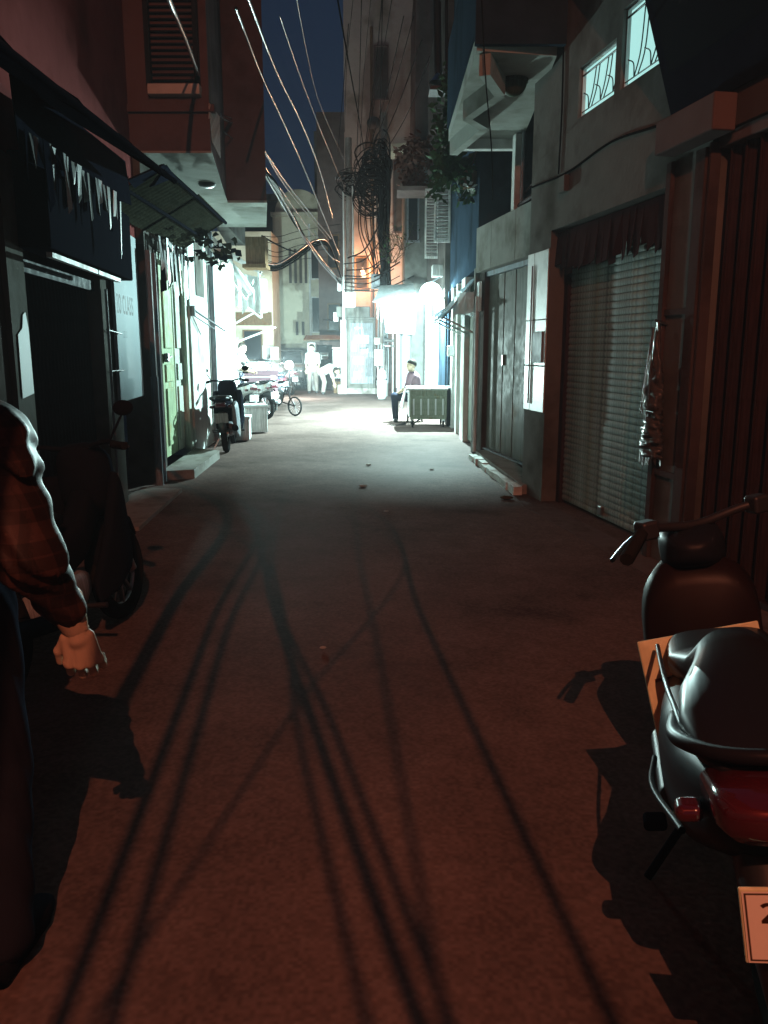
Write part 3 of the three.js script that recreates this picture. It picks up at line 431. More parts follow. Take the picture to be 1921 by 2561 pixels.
{
  const h = grp('corrugated_awning', 'blue grey corrugated plastic awning sloping down under the street lamp', 'awning', [0, 0, 0]);
  const N = 36, pos = [], idx = []; for (let i = 0; i <= N; i++) for (let j = 0; j <= 6; j++) { const z = -12.3 - i / N * 2.0, t = j / 6; pos.push(1.32 - t * 0.47, 2.5 - t * 0.55 + (i % 2 ? 0.018 : -0.018) - 0.05 * Math.sin(t * 3.1), z); } for (let i = 0; i < N; i++) for (let j = 0; j < 6; j++) { const a = i * 7 + j; idx.push(a, a + 7, a + 1, a + 1, a + 7, a + 8); }
  const g = new THREE.BufferGeometry(); g.setAttribute('position', new THREE.Float32BufferAttribute(pos, 3)); g.setIndex(idx); g.computeVertexNormals();
  part(h, 'sheet', g, mat('corrugated_plastic', [0.26, 0.36, 0.42], { rough: 0.9, two: 1, phys: { transmission: 0.35, thickness: 0, specularIntensity: 0.2 } }));
  for (const z of [-12.35, -13.3, -14.25]) part(h, 'strut', [rod([1.32, 1.72, z], [0.88, 1.94, z], 0.014), rod([1.32, 2.47, z], [0.85, 1.92, z], 0.016)], M.whitePaint);
  part(h, 'edge_bar', [rod([0.85, 1.93, -12.3], [0.85, 1.93, -14.3], 0.016)], M.whitePaint);
  for (let i = 0; i < 10; i++) { const z = -12 - rr(0, 0.7), x = 1.0 + rr(0, 0.3); part(h, 'rag', [slab4([x, 2.25 + rr(-0.1, 0.1), z], [x + 0.12, 2.3, z], [x + 0.1 + rr(-0.03, 0.03), 2.05 - rr(0, 0.08), z + 0.02], [x + rr(-0.03, 0.03), 2.02 - rr(0, 0.1), z], 0.006)], M.film); }
  part(h, 'end_board', [rb(1.3, 1.34, 2.0, 2.4, -11.88, -11.6, 0.008)], M.film);
}
{
  const h = grp('lamp_house', 'house carrying the bright street lamp on its pale wall', 'house', [0, 0, 0]);
  part(h, 'wall', [bx(1.25, 1.9, 0, 2.3, -24.4, -20.8)], M.plasterWhite); part(h, 'darkened_wall', [bx(1.252, 1.9, 0, 2.3, -20.79, -17.02)], M.plasterBlue);  // white kept to the brightly lit strip, wall around the lamp darkened
  part(h, 'upper_wall', [bx(1.22, 1.9, 2.3, 9, -24.4, -17.02)], M.plasterDark);  // dark tone chosen so the lamp glow stands out
  part(h, 'door', [rb(1.19, 1.25, 0.05, 2.2, -20.5, -19.2, 0.01)], M.greyPaint);
  part(h, 'post', [bx(1.1, 1.25, 0, 2.9, -22.3, -22.0)], M.plasterWhite);
  part(h, 'meter_box', [rb(1.08, 1.25, 1.25, 1.7, -21.6, -21.2, 0.02)], M.greyPaint);
}
// open louvred shutters up on that wall
for (const [k, z, x0, x1, y0, y1, lab] of [[0, -16.9, 0.98, 1.30, 3.55, 5.05, 'tall white louvred shutter standing open above the street lamp'], [1, -19.4, 0.92, 1.24, 3.5, 5.0, 'second white louvred shutter farther along, half hidden by the first']]) {
  const h = grp('window_shutter', lab, 'shutter', [0, 0, 0]);
  part(h, 'frame', [bx(x0, x0 + 0.04, y0, y1, z - 0.025, z + 0.025), bx(x1 - 0.04, x1, y0, y1, z - 0.025, z + 0.025), bx(x0 + 0.04, x1 - 0.04, y0, y0 + 0.05, z - 0.025, z + 0.025), bx(x0 + 0.04, x1 - 0.04, y1 - 0.05, y1, z - 0.025, z + 0.025)], M.whitePaint);
  const g = join(bx(-(x1 - x0) / 2 + 0.04, (x1 - x0) / 2 - 0.04, -0.006, 0.006, -0.03, 0.03)); for (let i = 0; i < 20; i++) { const o = sub(h, 'slat', g, M.whitePaint); o.position.set((x0 + x1) / 2, y0 + 0.09 + i * 0.068, z); o.rotation.x = 0.7; }
}

// ---------------------------------------------------------------- canopy stall, poles and pillar at the bend
{
  const h = grp('stall_canopy', 'white cloth canopy with a deep hanging valance beyond the street lamp', 'canopy', [0, 0, 0]);
  part(h, 'roof_sheet', [slab4([-0.30, 2.78, -23.6], [0.95, 2.62, -23.6], [0.86, 3.36, -24.9], [-0.12, 3.30, -24.9], 0.012)], M.tarpWhite);
  part(h, 'valance', [slab4([-0.06, 2.72, -23.62], [0.92, 2.60, -23.6], [0.86, 1.88, -23.64], [0.06, 1.92, -23.66], 0.01)], M.tarpWhite);
  part(h, 'front_bar', [rod([-0.32, 2.78, -23.58], [0.96, 2.62, -23.58], 0.022)], M.greyPaint);
  part(h, 'strap', [slab4([-0.2, 2.76, -23.62], [-0.14, 2.75, -23.62], [-0.15, 2.35, -23.62], [-0.19, 2.3, -23.62], 0.006), slab4([-0.10, 2.74, -23.62], [-0.06, 2.74, -23.62], [-0.05, 2.2, -23.64], [-0.09, 2.24, -23.64], 0.006)], M.tarpWhite);
  part(h, 'post', [rod([0.42, 0, -23.9], [0.42, 2.7, -23.9], 0.05, 0.05, 12)], M.greyPaint);
  part(h, 'roll_blind', [new THREE.CylinderGeometry(0.16, 0.17, 1.8, 18).translate(0.62, 1.0, -24.1)], M.greyPaint);
}
{ // painted pillar with notices
  const h = grp('gate_pillar', 'grey painted gate pillar with stuck notices and a flat capital at the bend', 'pillar', [-0.78, 0, -27.7]);
  part(h, 'shaft', [rb(-0.44, 0.5, 0.18, 2.42, -0.35, 0, 0.01)], M.plasterGrey);
  part(h, 'panel', [rb(-0.34, 0.42, 0.34, 2.32, -0.02, 0.025, 0.01)], M.greyPaint);
  part(h, 'side_post', [rb(-0.66, -0.46, 0.2, 2.42, -0.3, 0.02, 0.01)], M.whitePaint);
  part(h, 'base', [rb(-0.5, 0.56, 0, 0.19, -0.4, 0.06, 0.01)], M.concrete);
  part(h, 'base_block', [rb(-0.76, -0.46, 0, 0.3, -0.35, 0.1, 0.015)], M.whitePaint);
  part(h, 'capital', [rb(-0.78, 0.32, 2.5, 2.84, -0.5, 0.12, 0.02), rb(-0.6, 0.5, 2.42, 2.5, -0.45, 0.06, 0.015)], M.plasterGrey);
  const t = poster(128, 64, (c, w, hh) => { c.fillStyle = '#dfe4e4'; c.fillRect(0, 0, w, hh); c.fillStyle = '#39424a'; c.font = 'bold 44px sans-serif'; c.fillText('1 5 3', 14, 48); });
  part(h, 'number_plate', [faceUV(-0.16, 0.28, 1.66, 1.92, 0.0, 0.03)], printed(t), { keepUV: true });
  const t2 = poster(64, 64, (c, w, hh) => { c.fillStyle = '#c6cdd0'; c.fillRect(0, 0, w, hh); c.fillStyle = '#6c757c'; for (let i = 0; i < 5; i++) c.fillRect(8, 8 + i * 11, 30 + rnd() * 16, 5); });
  for (const [x, y, w, q] of [[-0.2, 0.98, 0.3, 0.24], [0.04, 1.35, 0.22, 0.16], [-0.28, 1.4, 0.14, 0.2], [-0.22, 0.5, 0.22, 0.24], [-0.2, 2.12, 0.26, 0.06]]) part(h, 'sticker', [faceUV(x, x + w, y, y + q, 0, 0.029)], printed(t2), { keepUV: true });
  part(h, 'handle', [rod([-0.02, 1.5, 0.06], [0.22, 1.5, 0.06], 0.014)], M.black);
  part(h, 'junction_box', [rb(-0.88, -0.72, 2.36, 2.66, -0.1, 0.1, 0.02)], M.whitePaint);
}
{
  const h = grp('street_sign', 'white street name sign on a thin pale post above the gate pillar', 'sign', [0, 0, 0]);
  part(h, 'post', [rod([-1.3, 2.0, -27.3], [-1.3, 3.75, -27.3], 0.045, 0.045, 10)], M.whitePaint);
  const t = poster(192, 144, (c, w, hh) => { c.fillStyle = '#e8eded'; c.fillRect(0, 0, w, hh); c.fillStyle = '#3d474d'; for (let k = 0; k < 2; k++) for (let i = 0; i < 9; i++) if (rnd() > 0.2) c.fillRect(12 + i * 19, 14 + k * 26, 13, 16 - k * 4); });
  part(h, 'panel', [bx(-1.25, -0.92, 2.80, 3.27, -27.33, -27.3)], M.whitePaint);
  part(h, 'print', [faceUV(-1.24, -0.93, 2.81, 3.26, -27.3, 0.004)], printed(t), { keepUV: true });
  part(h, 'small_lamp', [rb(-1.5, -1.36, 3.3, 3.72, -27.4, -27.2, 0.04)], M.whitePaint);
}
{
  const h = grp('electric_box', 'white electric box with a tangle of pipes beside the gate pillar', 'electric box', [0, 0, 0]);
  part(h, 'box', [rb(-0.30, -0.03, 0.98, 1.46, -25.9, -25.7, 0.015)], M.whitePaint);
  part(h, 'upper_box', [rb(-0.30, -0.12, 1.62, 1.82, -25.95, -25.75, 0.015)], M.whitePaint);
  for (let i = 0; i < 7; i++) part(h, 'pipe', [tube([[-0.28 + i * 0.08, 0.3 + rr(0, 0.4), -26], [-0.26 + i * 0.08, 1.2, -26], [-0.3 + i * 0.09 + rr(-0.1, 0.1), 2.2, -26], [-0.2 + i * 0.07, 3.0, -26.1]], 0.016, 12, 6)], i % 2 ? M.greyPaint : M.black);
  part(h, 'water_meter', [rod([0.02, 1.75, -25.8], [0.3, 1.72, -25.8], 0.05, 0.05, 10), rod([0.0, 1.58, -25.8], [0.32, 1.56, -25.8], 0.035, 0.035, 10)], M.steel);
  part(h, 'shutter_leaf', [rb(0.0, 0.22, 1.95, 2.55, -26.05, -26, 0.01)], M.greyPaint);
  part(h, 'upright', [rod([0.28, 0, -25.8], [0.28, 2.6, -25.8], 0.03), rod([0.42, 0.3, -25.6], [0.42, 2.4, -25.6], 0.05)], M.whitePaint);
}
{
  const h = grp('refuse_sack', 'pale stuffed refuse sack tied on a bin below the electric box', 'bin', [-0.06, 0, -24.5]);
  part(h, 'sack', [new THREE.LatheGeometry([[0.0, 0.02], [0.11, 0.02], [0.135, 0.12], [0.15, 0.45], [0.155, 0.55], [0.13, 0.6], [0.15, 0.68], [0.12, 0.82], [0.05, 0.9], [0, 0.91]].map(([x, y]) => new THREE.Vector2(x, y)), 18)], M.tarpWhite);
  part(h, 'tie', [new THREE.TorusGeometry(0.14, 0.012, 6, 20).rotateX(Math.PI / 2).translate(0, 0.6, 0)], M.black);
  part(h, 'stick', [rod([-0.1, 0.8, 0.02], [-0.14, 1.05, 0], 0.02)], M.whitePaint);
}
{
  const h = grp('menu_board', 'tall white stall board with dark pictures standing against the low brown shop', 'sign board', [0, 0, 0]);
  const t = poster(96, 288, (c, w, hh) => { c.fillStyle = '#e6e8e4'; c.fillRect(0, 0, w, hh); c.fillStyle = '#4a4440'; c.beginPath(); c.arc(64, 100, 9, 0, 7); c.fill(); c.beginPath(); c.arc(54, 190, 7, 0, 7); c.fill(); c.fillStyle = '#8a8580'; for (let i = 0; i < 4; i++) c.fillRect(16 + rnd() * 8, 60 + i * 18, 20, 8); });
  part(h, 'board', [bx(-1.72, -1.42, 0.5, 1.45, -28.1, -28.05)], M.whitePaint);
  part(h, 'print', [faceUV(-1.71, -1.43, 0.52, 1.44, -28.05, 0.004)], printed(t), { keepUV: true });
  part(h, 'foot_box', [rb(-1.7, -1.42, 0, 0.4, -28.2, -27.95, 0.015)], M.wood);
  part(h, 'head_lamp', [rb(-1.74, -1.44, 1.48, 1.53, -28.1, -27.98, 0.01)], M.whitePaint);
}
// ---------------------------------------------------------------- utility poles with their cable tangles
function tangle(o, name, c, r, n, ry, th) { const gs = []; for (let i = 0; i < n; i++) { const a = rr(0, 6.28), k = rr(0.3, 1), pts = []; const m = 9, cy = c[1] + rr(-ry, ry) * 0.55, tilt = rr(-0.9, 0.9); for (let j = 0; j <= m; j++) { const q = a + j / m * 6.0; pts.push([c[0] + Math.cos(q) * r * k * rr(0.75, 1.1), cy + Math.sin(q) * ry * k * 0.6 + Math.cos(q) * tilt * 0.2, c[2] + Math.sin(q + tilt) * r * 0.5 * k]); } gs.push(tube(pts, rr(0.6, 1.4) * th, 28, 4)); } return part(o, name, gs, M.cable, { kind: 'stuff' }); }
{
  const h = grp('utility_pole', 'concrete utility pole with pale edge strips in front of the orange lit wall', 'utility pole', [0, 0, 0]);
  part(h, 'pole', [rod([-1.16, 0, -28.5], [-1.16, 8.2, -28.5], 0.15, 0.11, 12)], M.concrete);
  part(h, 'pipe', [rod([-1.33, 2.6, -28.3], [-1.33, 6.7, -28.3], 0.03), rod([-1.02, 2.6, -28.25], [-1.02, 6.9, -28.25], 0.035)], M.whitePaint);  // pale uprights along both edges of the pole
  part(h, 'cross_arm', [rb(-1.6, -0.7, 6.9, 6.98, -28.42, -28.34, 0.01)], M.greyPaint);
  tangle(h, 'cable_coil', [-1.05, 6.7, -28.2], 0.55, 16, 0.5, 0.014);
}
{
  const h = grp('utility_pole', 'utility pole wrapped in thick black cable coils, taller of the two at the bend', 'utility pole', [0, 0, 0]);
  part(h, 'pole', [rod([0.0, 0, -26.4], [0.0, 8.4, -26.4], 0.14, 0.10, 12)], M.concrete);
  tangle(h, 'cable_coil', [-0.36, 6.45, -26.2], 0.6, 42, 1.0, 0.017);
  tangle(h, 'cable_coil', [-0.05, 6.9, -26.2], 0.3, 20, 0.9, 0.02);
  for (let i = 0; i < 12; i++) { const t = i / 11; part(h, 'hanging_cable', [tube([[-0.75 + t * 0.8, 6.0 + rr(-0.2, 0.4), -26.15], [-0.7 + t * 0.75 + rr(-0.08, 0.08), 5.0, -26.1], [-0.45 + t * 0.5 + rr(-0.05, 0.05), 4.2, -26.15], [-0.3 + t * 0.4, 3.6 + rr(-0.1, 0.3), -26.2]], rr(0.012, 0.022), 18, 5)], M.cable); }
  part(h, 'cable_bundle', [tube([[0.12, 7.1, -26.2], [0.14, 6, -26.2], [0.1, 4.8, -26.2], [0.16, 3.4, -26.2]], 0.07, 20, 7), tube([[-0.05, 6.2, -26.2], [-0.1, 5.2, -26.2], [-0.02, 4.4, -26.2], [-0.02, 3.2, -26.2]], 0.09, 20, 7)], M.cable);
  part(h, 'junction_box', [rb(-0.4, -0.12, 3.3, 3.75, -26.4, -26.15, 0.03)], M.greyPaint);
}
// ---------------------------------------------------------------- houses at the bend and beyond
function windowIn(o, x0, x1, y0, y1, z, fr, pane) { const w = part(o, 'window', [bx(x0 - 0.05, x0, y0, y1, z, z + 0.06), bx(x1, x1 + 0.05, y0, y1, z, z + 0.06), bx(x0 - 0.05, x1 + 0.05, y1, y1 + 0.05, z, z + 0.06), bx(x0 - 0.07, x1 + 0.07, y0 - 0.06, y0, z, z + 0.09)], fr); part(w, 'pane', [bx(x0, x1, y0, y1, z + 0.005, z + 0.012)], pane); return w; }
{
  const h = grp('tall_house', 'very tall plain house behind the utility poles, its wall lit orange low down', 'house', [0, 0, 0]);
  part(h, 'wall', [bx(-1.36, 3.2, 0, 16, -33, -30)], M.plasterTall);
  windowIn(h, -0.98, -0.6, 3.6, 4.6, -30, M.wood, M.glassDark);
  windowIn(h, 0.35, 0.7, 5.5, 8.2, -30, M.plasterPink, M.plasterDark);
  windowIn(h, -0.3, 0.1, 9.8, 11.4, -30, M.plasterPink, M.plasterDark);
  part(h, 'downpipe', [rod([-0.42, 0.1, -29.94], [-0.42, 12, -29.94], 0.05)], M.wood);
  part(h, 'satellite_dish', [new THREE.SphereGeometry(0.26, 16, 8, 0, 6.283, 0, 1.1).rotateX(1.3).translate(-0.35, 8.9, -29.7), rod([-0.35, 8.7, -29.9], [-0.35, 9.0, -29.75], 0.02)], M.plasterDark);
}
{
  const h = grp('grey_green_house', 'grey green house with a narrow balcony door between poles and louvred shutters', 'house', [0, 0, 0]);
  part(h, 'wall', [bx(0.62, 2.2, 0, 7.2, -30, -25.2)], M.plasterGrey);
  part(h, 'upper_wall', [bx(0.9, 2.2, 7.2, 12, -30, -25.4)], M.plasterPink);
  windowIn(h, 0.72, 0.98, 4.6, 6.5, -25.2, M.greyPaint, M.glassDark);
  part(h, 'balcony_slab', [prism([[0.2, -24.9], [0.2, -25.9], [1.2, -25.9], [1.2, -24.6]], 7.0, 7.2)], M.plasterCream);
}
{
  const h = grp('cream_house', 'pale cream house with tall narrow window slots at the end of the alley', 'house', [0, 0, 0]);
  part(h, 'wall', [bx(-4.66, -2.6, 0, 6.9, -38, -36)], M.plasterCream);
  for (let i = 0; i < 4; i++) windowIn(h, -4.02 + i * 0.22, -3.9 + i * 0.22, 4.2, 5.6, -36, M.plasterCream, M.plasterDark);
  windowIn(h, -3.06, -2.74, 4.4, 5.8, -36, M.whitePaint, M.glassDark); windowIn(h, -3.06, -2.74, 2.2, 3.6, -36, M.whitePaint, M.glassDark);
  for (const x of [-3.78, -3.52]) windowIn(h, x, x + 0.12, 2.05, 2.62, -36, M.plasterCream, M.plasterDark);
  part(h, 'eave', [bx(-4.72, -2.56, 6.9, 7.05, -36.2, -35.8)], M.plasterCream);
  part(h, 'curved_gable', [new THREE.CylinderGeometry(1.0, 1.0, 0.2, 28, 1, false, 0, Math.PI).rotateX(Math.PI / 2).rotateZ(Math.PI / 2).translate(-3.62, 7.05, -36.5).scale(1, 1, 1)], M.plasterCream);
  part(h, 'drainpipe', [rod([-3.14, 0, -35.94], [-3.14, 6.6, -35.94], 0.05), rod([-2.66, 0, -35.94], [-2.66, 5.0, -35.94], 0.05)], M.whitePaint);
}
{
  const h = grp('dark_roofed_house', 'dark house with a flat roof slab showing above the cream house', 'house', [0, 0, 0]);
  part(h, 'wall', [bx(-6.4, -1.7, 0, 8.1, -44, -39.5)], M.plasterBlue);
  part(h, 'roof', [bx(-6.6, -1.5, 8.1, 8.35, -44.2, -39.2)], M.concrete);
  part(h, 'stair_tower', [bx(-3.2, -1.6, 8.35, 11.2, -43, -40)], M.plasterDark);
}
{
  const h = grp('brown_house', 'dark brown house squeezed behind the street sign and utility pole', 'house', [0, 0, 0]);
  part(h, 'wall', [bx(-2.58, -1.37, 0, 10.3, -37, -33.5)], M.plasterPink);
  windowIn(h, -2.2, -1.8, 4.6, 5.8, -33.5, M.wood, M.glassDark);
  windowIn(h, -2.2, -1.8, 2.2, 3.2, -33.5, M.wood, M.glassDark);
  part(h, 'railing', [rod([-2.4, 2.0, -33.3], [-1.4, 2.0, -33.3], 0.03), rod([-2.4, 2.6, -33.3], [-1.4, 2.6, -33.3], 0.03), rod([-1.72, 1.7, -33.3], [-1.72, 3.2, -33.3], 0.03)], M.rust);
}
{
  const h = grp('low_brown_shop', 'low brown shop with a black doorway and thin dark eave', 'shop', [0, 0, 0]);
  part(h, 'wall', [...wallWithHoles(-2.75, -1.3, 0, 1.74, -31, -30, [[-2.43, -1.86, 0, 1.62]]), bx(-2.5, -1.8, 0, 1.7, -31.4, -31)], M.plasterPink);
  part(h, 'eave', [slab4([-2.85, 1.78, -29.6], [-1.2, 1.80, -29.6], [-1.2, 1.98, -30.6], [-2.85, 1.95, -30.6], 0.03)], M.wood);
  part(h, 'dark_door_sheet', [bx(-2.43, -1.86, 0.75, 1.62, -30.5, -30.47)], M.darkDoor);  // dark sheet across the upper doorway
  part(h, 'white_panel', [rb(-2.74, -2.46, 0.0, 1.7, -30, -29.9, 0.01)], M.whitePaint);
  const t = poster(96, 64, (c, w, hh) => { c.fillStyle = '#e2e4e2'; c.fillRect(0, 0, w, hh); c.fillStyle = '#8a8f90'; for (let i = 0; i < 3; i++) c.fillRect(10, 12 + i * 16, 70, 6); });
  part(h, 'door_sign', [bx(-2.28, -2.0, 1.1, 1.34, -29.98, -29.95)], M.whitePaint); part(h, 'door_print', [faceUV(-2.27, -2.01, 1.11, 1.33, -29.95, 0.004)], printed(t), { keepUV: true });
}
{
  const h = grp('market_house', 'brown fronted market house behind the row of motorbikes', 'house', [0, 0, 0]);
  part(h, 'wall', [bx(-8, -3.95, 0, 5.5, -32, -30)], M.plasterCream);
  part(h, 'board', [rb(-5.6, -4.0, 2.3, 2.75, -30, -29.9, 0.01)], M.wood);
  windowIn(h, -5.0, -4.4, 1.1, 2.1, -30, M.wood, M.glassDark);
  part(h, 'roller_door', Array.from({ length: 12 }, (_, i) => bx(-6.2, -5.2, 0.1 + i * 0.15, 0.235 + i * 0.15, -29.98, -29.94)), M.whitePaint, { kind: 'stuff' });
  part(h, 'stall_cloth', rb(-4.35, -4.05, 0.9, 1.6, -29.9, -29.84, 0.01), M.tarpWhite); part(h, 'stall_cloth', rb(-4.0, -3.7, 1.1, 1.55, -29.4, -29.36, 0.01), M.tarpWhite);
}
// ---------------------------------------------------------------- car
{
  const h = grp('parked_car', 'pale car facing down the alley in front of the cream house', 'car', [-3.85, 0, -33.5]);
  part(h, 'body', [loft([{ z: -1.9, w: 0.70, y0: 0.3, y1: 0.85 }, { z: -1.7, w: 0.82, y0: 0.2, y1: 0.95 }, { z: 0.9, w: 0.84, y0: 0.2, y1: 0.92 }, { z: 1.8, w: 0.8, y0: 0.22, y1: 0.80 }, { z: 2.0, w: 0.7, y0: 0.3, y1: 0.7 }].map(s => ({ ...s, e: 0.35 })), 28)], M.whitePaint);
  part(h, 'cabin', [loft([{ z: -1.5, w: 0.62, y0: 0.85, y1: 1.0 }, { z: -1.2, w: 0.66, y0: 0.85, y1: 1.42 }, { z: 0.1, w: 0.66, y0: 0.85, y1: 1.44 }, { z: 0.95, w: 0.7, y0: 0.85, y1: 0.94 }].map(s => ({ ...s, e: 0.4 })), 28)], M.whitePaint);
  part(h, 'windscreen', [slab4([-0.66, 0.93, 0.96], [0.66, 0.93, 0.96], [0.52, 1.39, 0.2], [-0.52, 1.39, 0.2], 0.012)], M.glassDark);
  for (const s of [-1, 1]) { part(h, 'headlight', [rb(s * 0.6 - 0.14, s * 0.6 + 0.14, 0.55, 0.7, 1.84, 1.97, 0.03)], M.steel); for (const z of [-1.15, 1.2]) { const w = part(h, 'wheel', [new THREE.CylinderGeometry(0.3, 0.3, 0.2, 22).rotateZ(Math.PI / 2).translate(s * 0.76, 0.3, z)], M.rubber); part(w, 'rim', [new THREE.CylinderGeometry(0.18, 0.18, 0.02, 18).rotateZ(Math.PI / 2).translate(s * 0.865, 0.3, z)], M.steel); } part(h, 'mirror', [rb(s * 0.9 - 0.08, s * 0.9 + 0.08, 0.95, 1.07, 0.6, 0.68, 0.02)], M.whitePaint); }
  part(h, 'grille', [bx(-0.4, 0.4, 0.45, 0.58, 1.93, 2.0)], M.black);
  part(h, 'bumper', [rb(-0.78, 0.78, 0.25, 0.42, 1.85, 2.05, 0.05)], M.redPaint);
}

// ---------------------------------------------------------------- overhead cables
function cable(label, pts, r, m = M.cable, group = 'overhead cables') { return thing('overhead_cable', label, 'cable', [tube(pts, r, Math.max(20, pts.length * 10), 5)], m, group); }
// cables that pass below the sodium lamp: their shadows run along the street
const L0 = SODIUM.pos;
const below = (gx, gz, hgt) => { const t = (L0[1] - hgt) / L0[1]; return [L0[0] + (gx - L0[0]) * t, hgt, L0[2] + (gz - L0[2]) * t]; };
const lines = [
  ['thin cable over the street, casting the shadow nearest the middle', [-0.30, -2.81], [-0.04, -1.59], 3.5, 0.006, [-0.95, 6.7, -28.1]],
  ['thick cable over the street, casting the darkest straight shadow', [-0.62, -4.48], [0.08, -1.59], 3.3, 0.010, [-0.8, 6.9, -26.2]],
  ['thin cable running beside the thick one towards the poles', [-0.13, -2.8], [0.15, -1.59], 3.4, 0.0065, [-0.5, 7.0, -26.2]],
  ['faint slack cable over the middle of the street', [-0.02, -3.8], [0.11, -1.94], 3.8, 0.005, [-0.2, 7.1, -26.2]],
  ['lone cable over the scooter side of the street', [0.22, -4.41], [0.52, -1.59], 3.4, 0.0075, [0.1, 7.2, -26.2]],
  ['cable over the side where the person stands', [-0.96, -4.34], [-0.74, -1.66], 3.4, 0.009, [-1.2, 6.6, -28.2]],
  ['second cable over the side where the person stands', [-0.84, -4.09], [-0.62, -1.62], 3.5, 0.008, [-1.1, 6.5, -28.2]],
  ['cable slanting across the others near the person', [-0.40, -3.14], [-0.64, -1.73], 3.4, 0.004, [-1.3, 6.8, -28.2]],
  ['bundle of cables close to the house with the dark gate', [-1.25, -4.6], [-1.0, -1.7], 3.3, 0.018, [-1.3, 6.4, -28.2]],
];
for (const [lab, g1, g2, hg, r, end] of lines) {
  const a = below(...g1, hg), b = below(...g2, hg); const d = [b[0] - a[0], b[2] - a[2]], n = Math.hypot(...d), u = [d[0] / n, d[1] / n];
  const back = [b[0] + u[0] * 3.5, hg + 0.25, b[2] + u[1] * 3.5], fw = [a[0] - u[0] * 1.2, hg + 0.02, a[2] - u[1] * 1.2];
  if (end[0] > -0.9 && end[0] < 0.3 && r < 0.0072) { const mid = [fw[0] * 0.5 + end[0] * 0.5, (hg + end[1]) / 2 - 0.55, (fw[2] + end[2]) / 2]; cable(lab, [back, b, a, fw, mid, end], r); }
  else cable(lab, [back, b, a, fw, [fw[0] - 0.55, hg + 0.12, fw[2] - 0.75], [-2.0, hg + 0.5, -2.3 + fw[2] * 0.3]], r); // tied off on the near house front
}
// cables seen against the sky and walls
const NTH = ['first', 'second', 'third', 'fourth', 'fifth', 'sixth', 'seventh', 'eighth', 'ninth', 'tenth'];
const S = (list) => list.map(p => at(...p));
cable('bright braided cable from the jutting storey down to the poles', S([[300, -300, -4], [455, 75, -7.5], [545, 285, -11], [625, 331, -13.5], [720, 462, -19], [828, 597, -25]]), 0.020, M.cableLit);
cable('slimmer strand twisted along the braided cable below the jutting storey', S([[430, 20, -7.4], [540, 272, -10.9], [618, 318, -13.3], [717, 470, -19.1], [822, 600, -25]]), 0.011, M.cableLit);
cable('low bright strand between the braided cable and the thick bundle', S([[560, 330, -11.5], [640, 392, -14], [700, 470, -18], [770, 570, -22.5], [838, 655, -26.5]]), 0.012, M.cableLit);
cable('brightest straight cable crossing the night sky', S([[600, -60, -6.5], [691, 177, -10], [756, 312, -14], [800, 425, -18], [832, 545, -24]]), 0.014, M.cableLit);
cable('second bright cable crossing the sky a little lower', S([[590, 20, -8], [655, 190, -11], [712, 312, -14.5], [777, 460, -20], [850, 640, -27]]), 0.015, M.cableLit);
cable('faint cable high in the middle of the night sky', S([[700, 40, -8], [739, 156, -10.5], [772, 248, -14], [807, 338, -18], [862, 470, -27]]), 0.007, M.cableLit);
cable('faint short cable highest in the night sky', S([[735, -40, -7], [752, 50, -9], [770, 143, -12], [800, 260, -17], [870, 420, -27]]), 0.006, M.cableLit);
for (let k = 0; k < 6; k++) cable(NTH[k] + ' strand from the top in the thick cable bundle below the bright cables', S([[640 + k * 3, 400 + k * 5, -14 - k * 0.3], [672 + k * 3, 454 + rr(-6, 6), -16], [727 + rr(-5, 5), 536 + rr(-6, 6), -19], [769 + rr(-5, 5), 603 + rr(-5, 5), -22], [812 + rr(-4, 4), 662 + rr(-4, 4), -25.5], [856, 706 + k * 2, -27.4]]), rr(0.014, 0.026), k % 2 ? M.cableLit : M.cable, 'strands of the thick bundle');
cable('short bright cable end dangling near the pole', S([[786, 575, -23], [806, 612, -24], [826, 640, -25], [850, 656, -26.4]]), 0.014, M.cableLit);
for (let k = 0; k < 4; k++) cable(NTH[k] + ' heavy cable from the top in the swag between stall awning and street sign', S([[655, 655 + k * 5, -17], [690, 661 + k * 5, -18.5], [735, 636 + k * 6, -20.5], [790, 600 + k * 5, -23.5], [822, 610 + k * 3, -25.5], [856, 700, -27.4]]), rr(0.02, 0.03), k ? M.cable : M.cableLit, 'cables of the heavy swag');  // top cable paler, its lit upper side put into the colour
cable('slack dark cable below the window slots of the cream house', S([[655, 590, -18], [690, 610, -20], [728, 627, -22], [765, 632, -24]]), 0.02);
for (let k = 0; k < 5; k++) cable(NTH[k] + ' thin dark cable from the top sagging before the cream house', S([[655, 590 + k * 14, -20], [700, 595 + k * 16 + rr(-4, 4), -24], [760, 575 + k * 18, -27], [852, 560 + k * 20, -28]]), 0.009, M.cable, 'thin cables before the cream house');
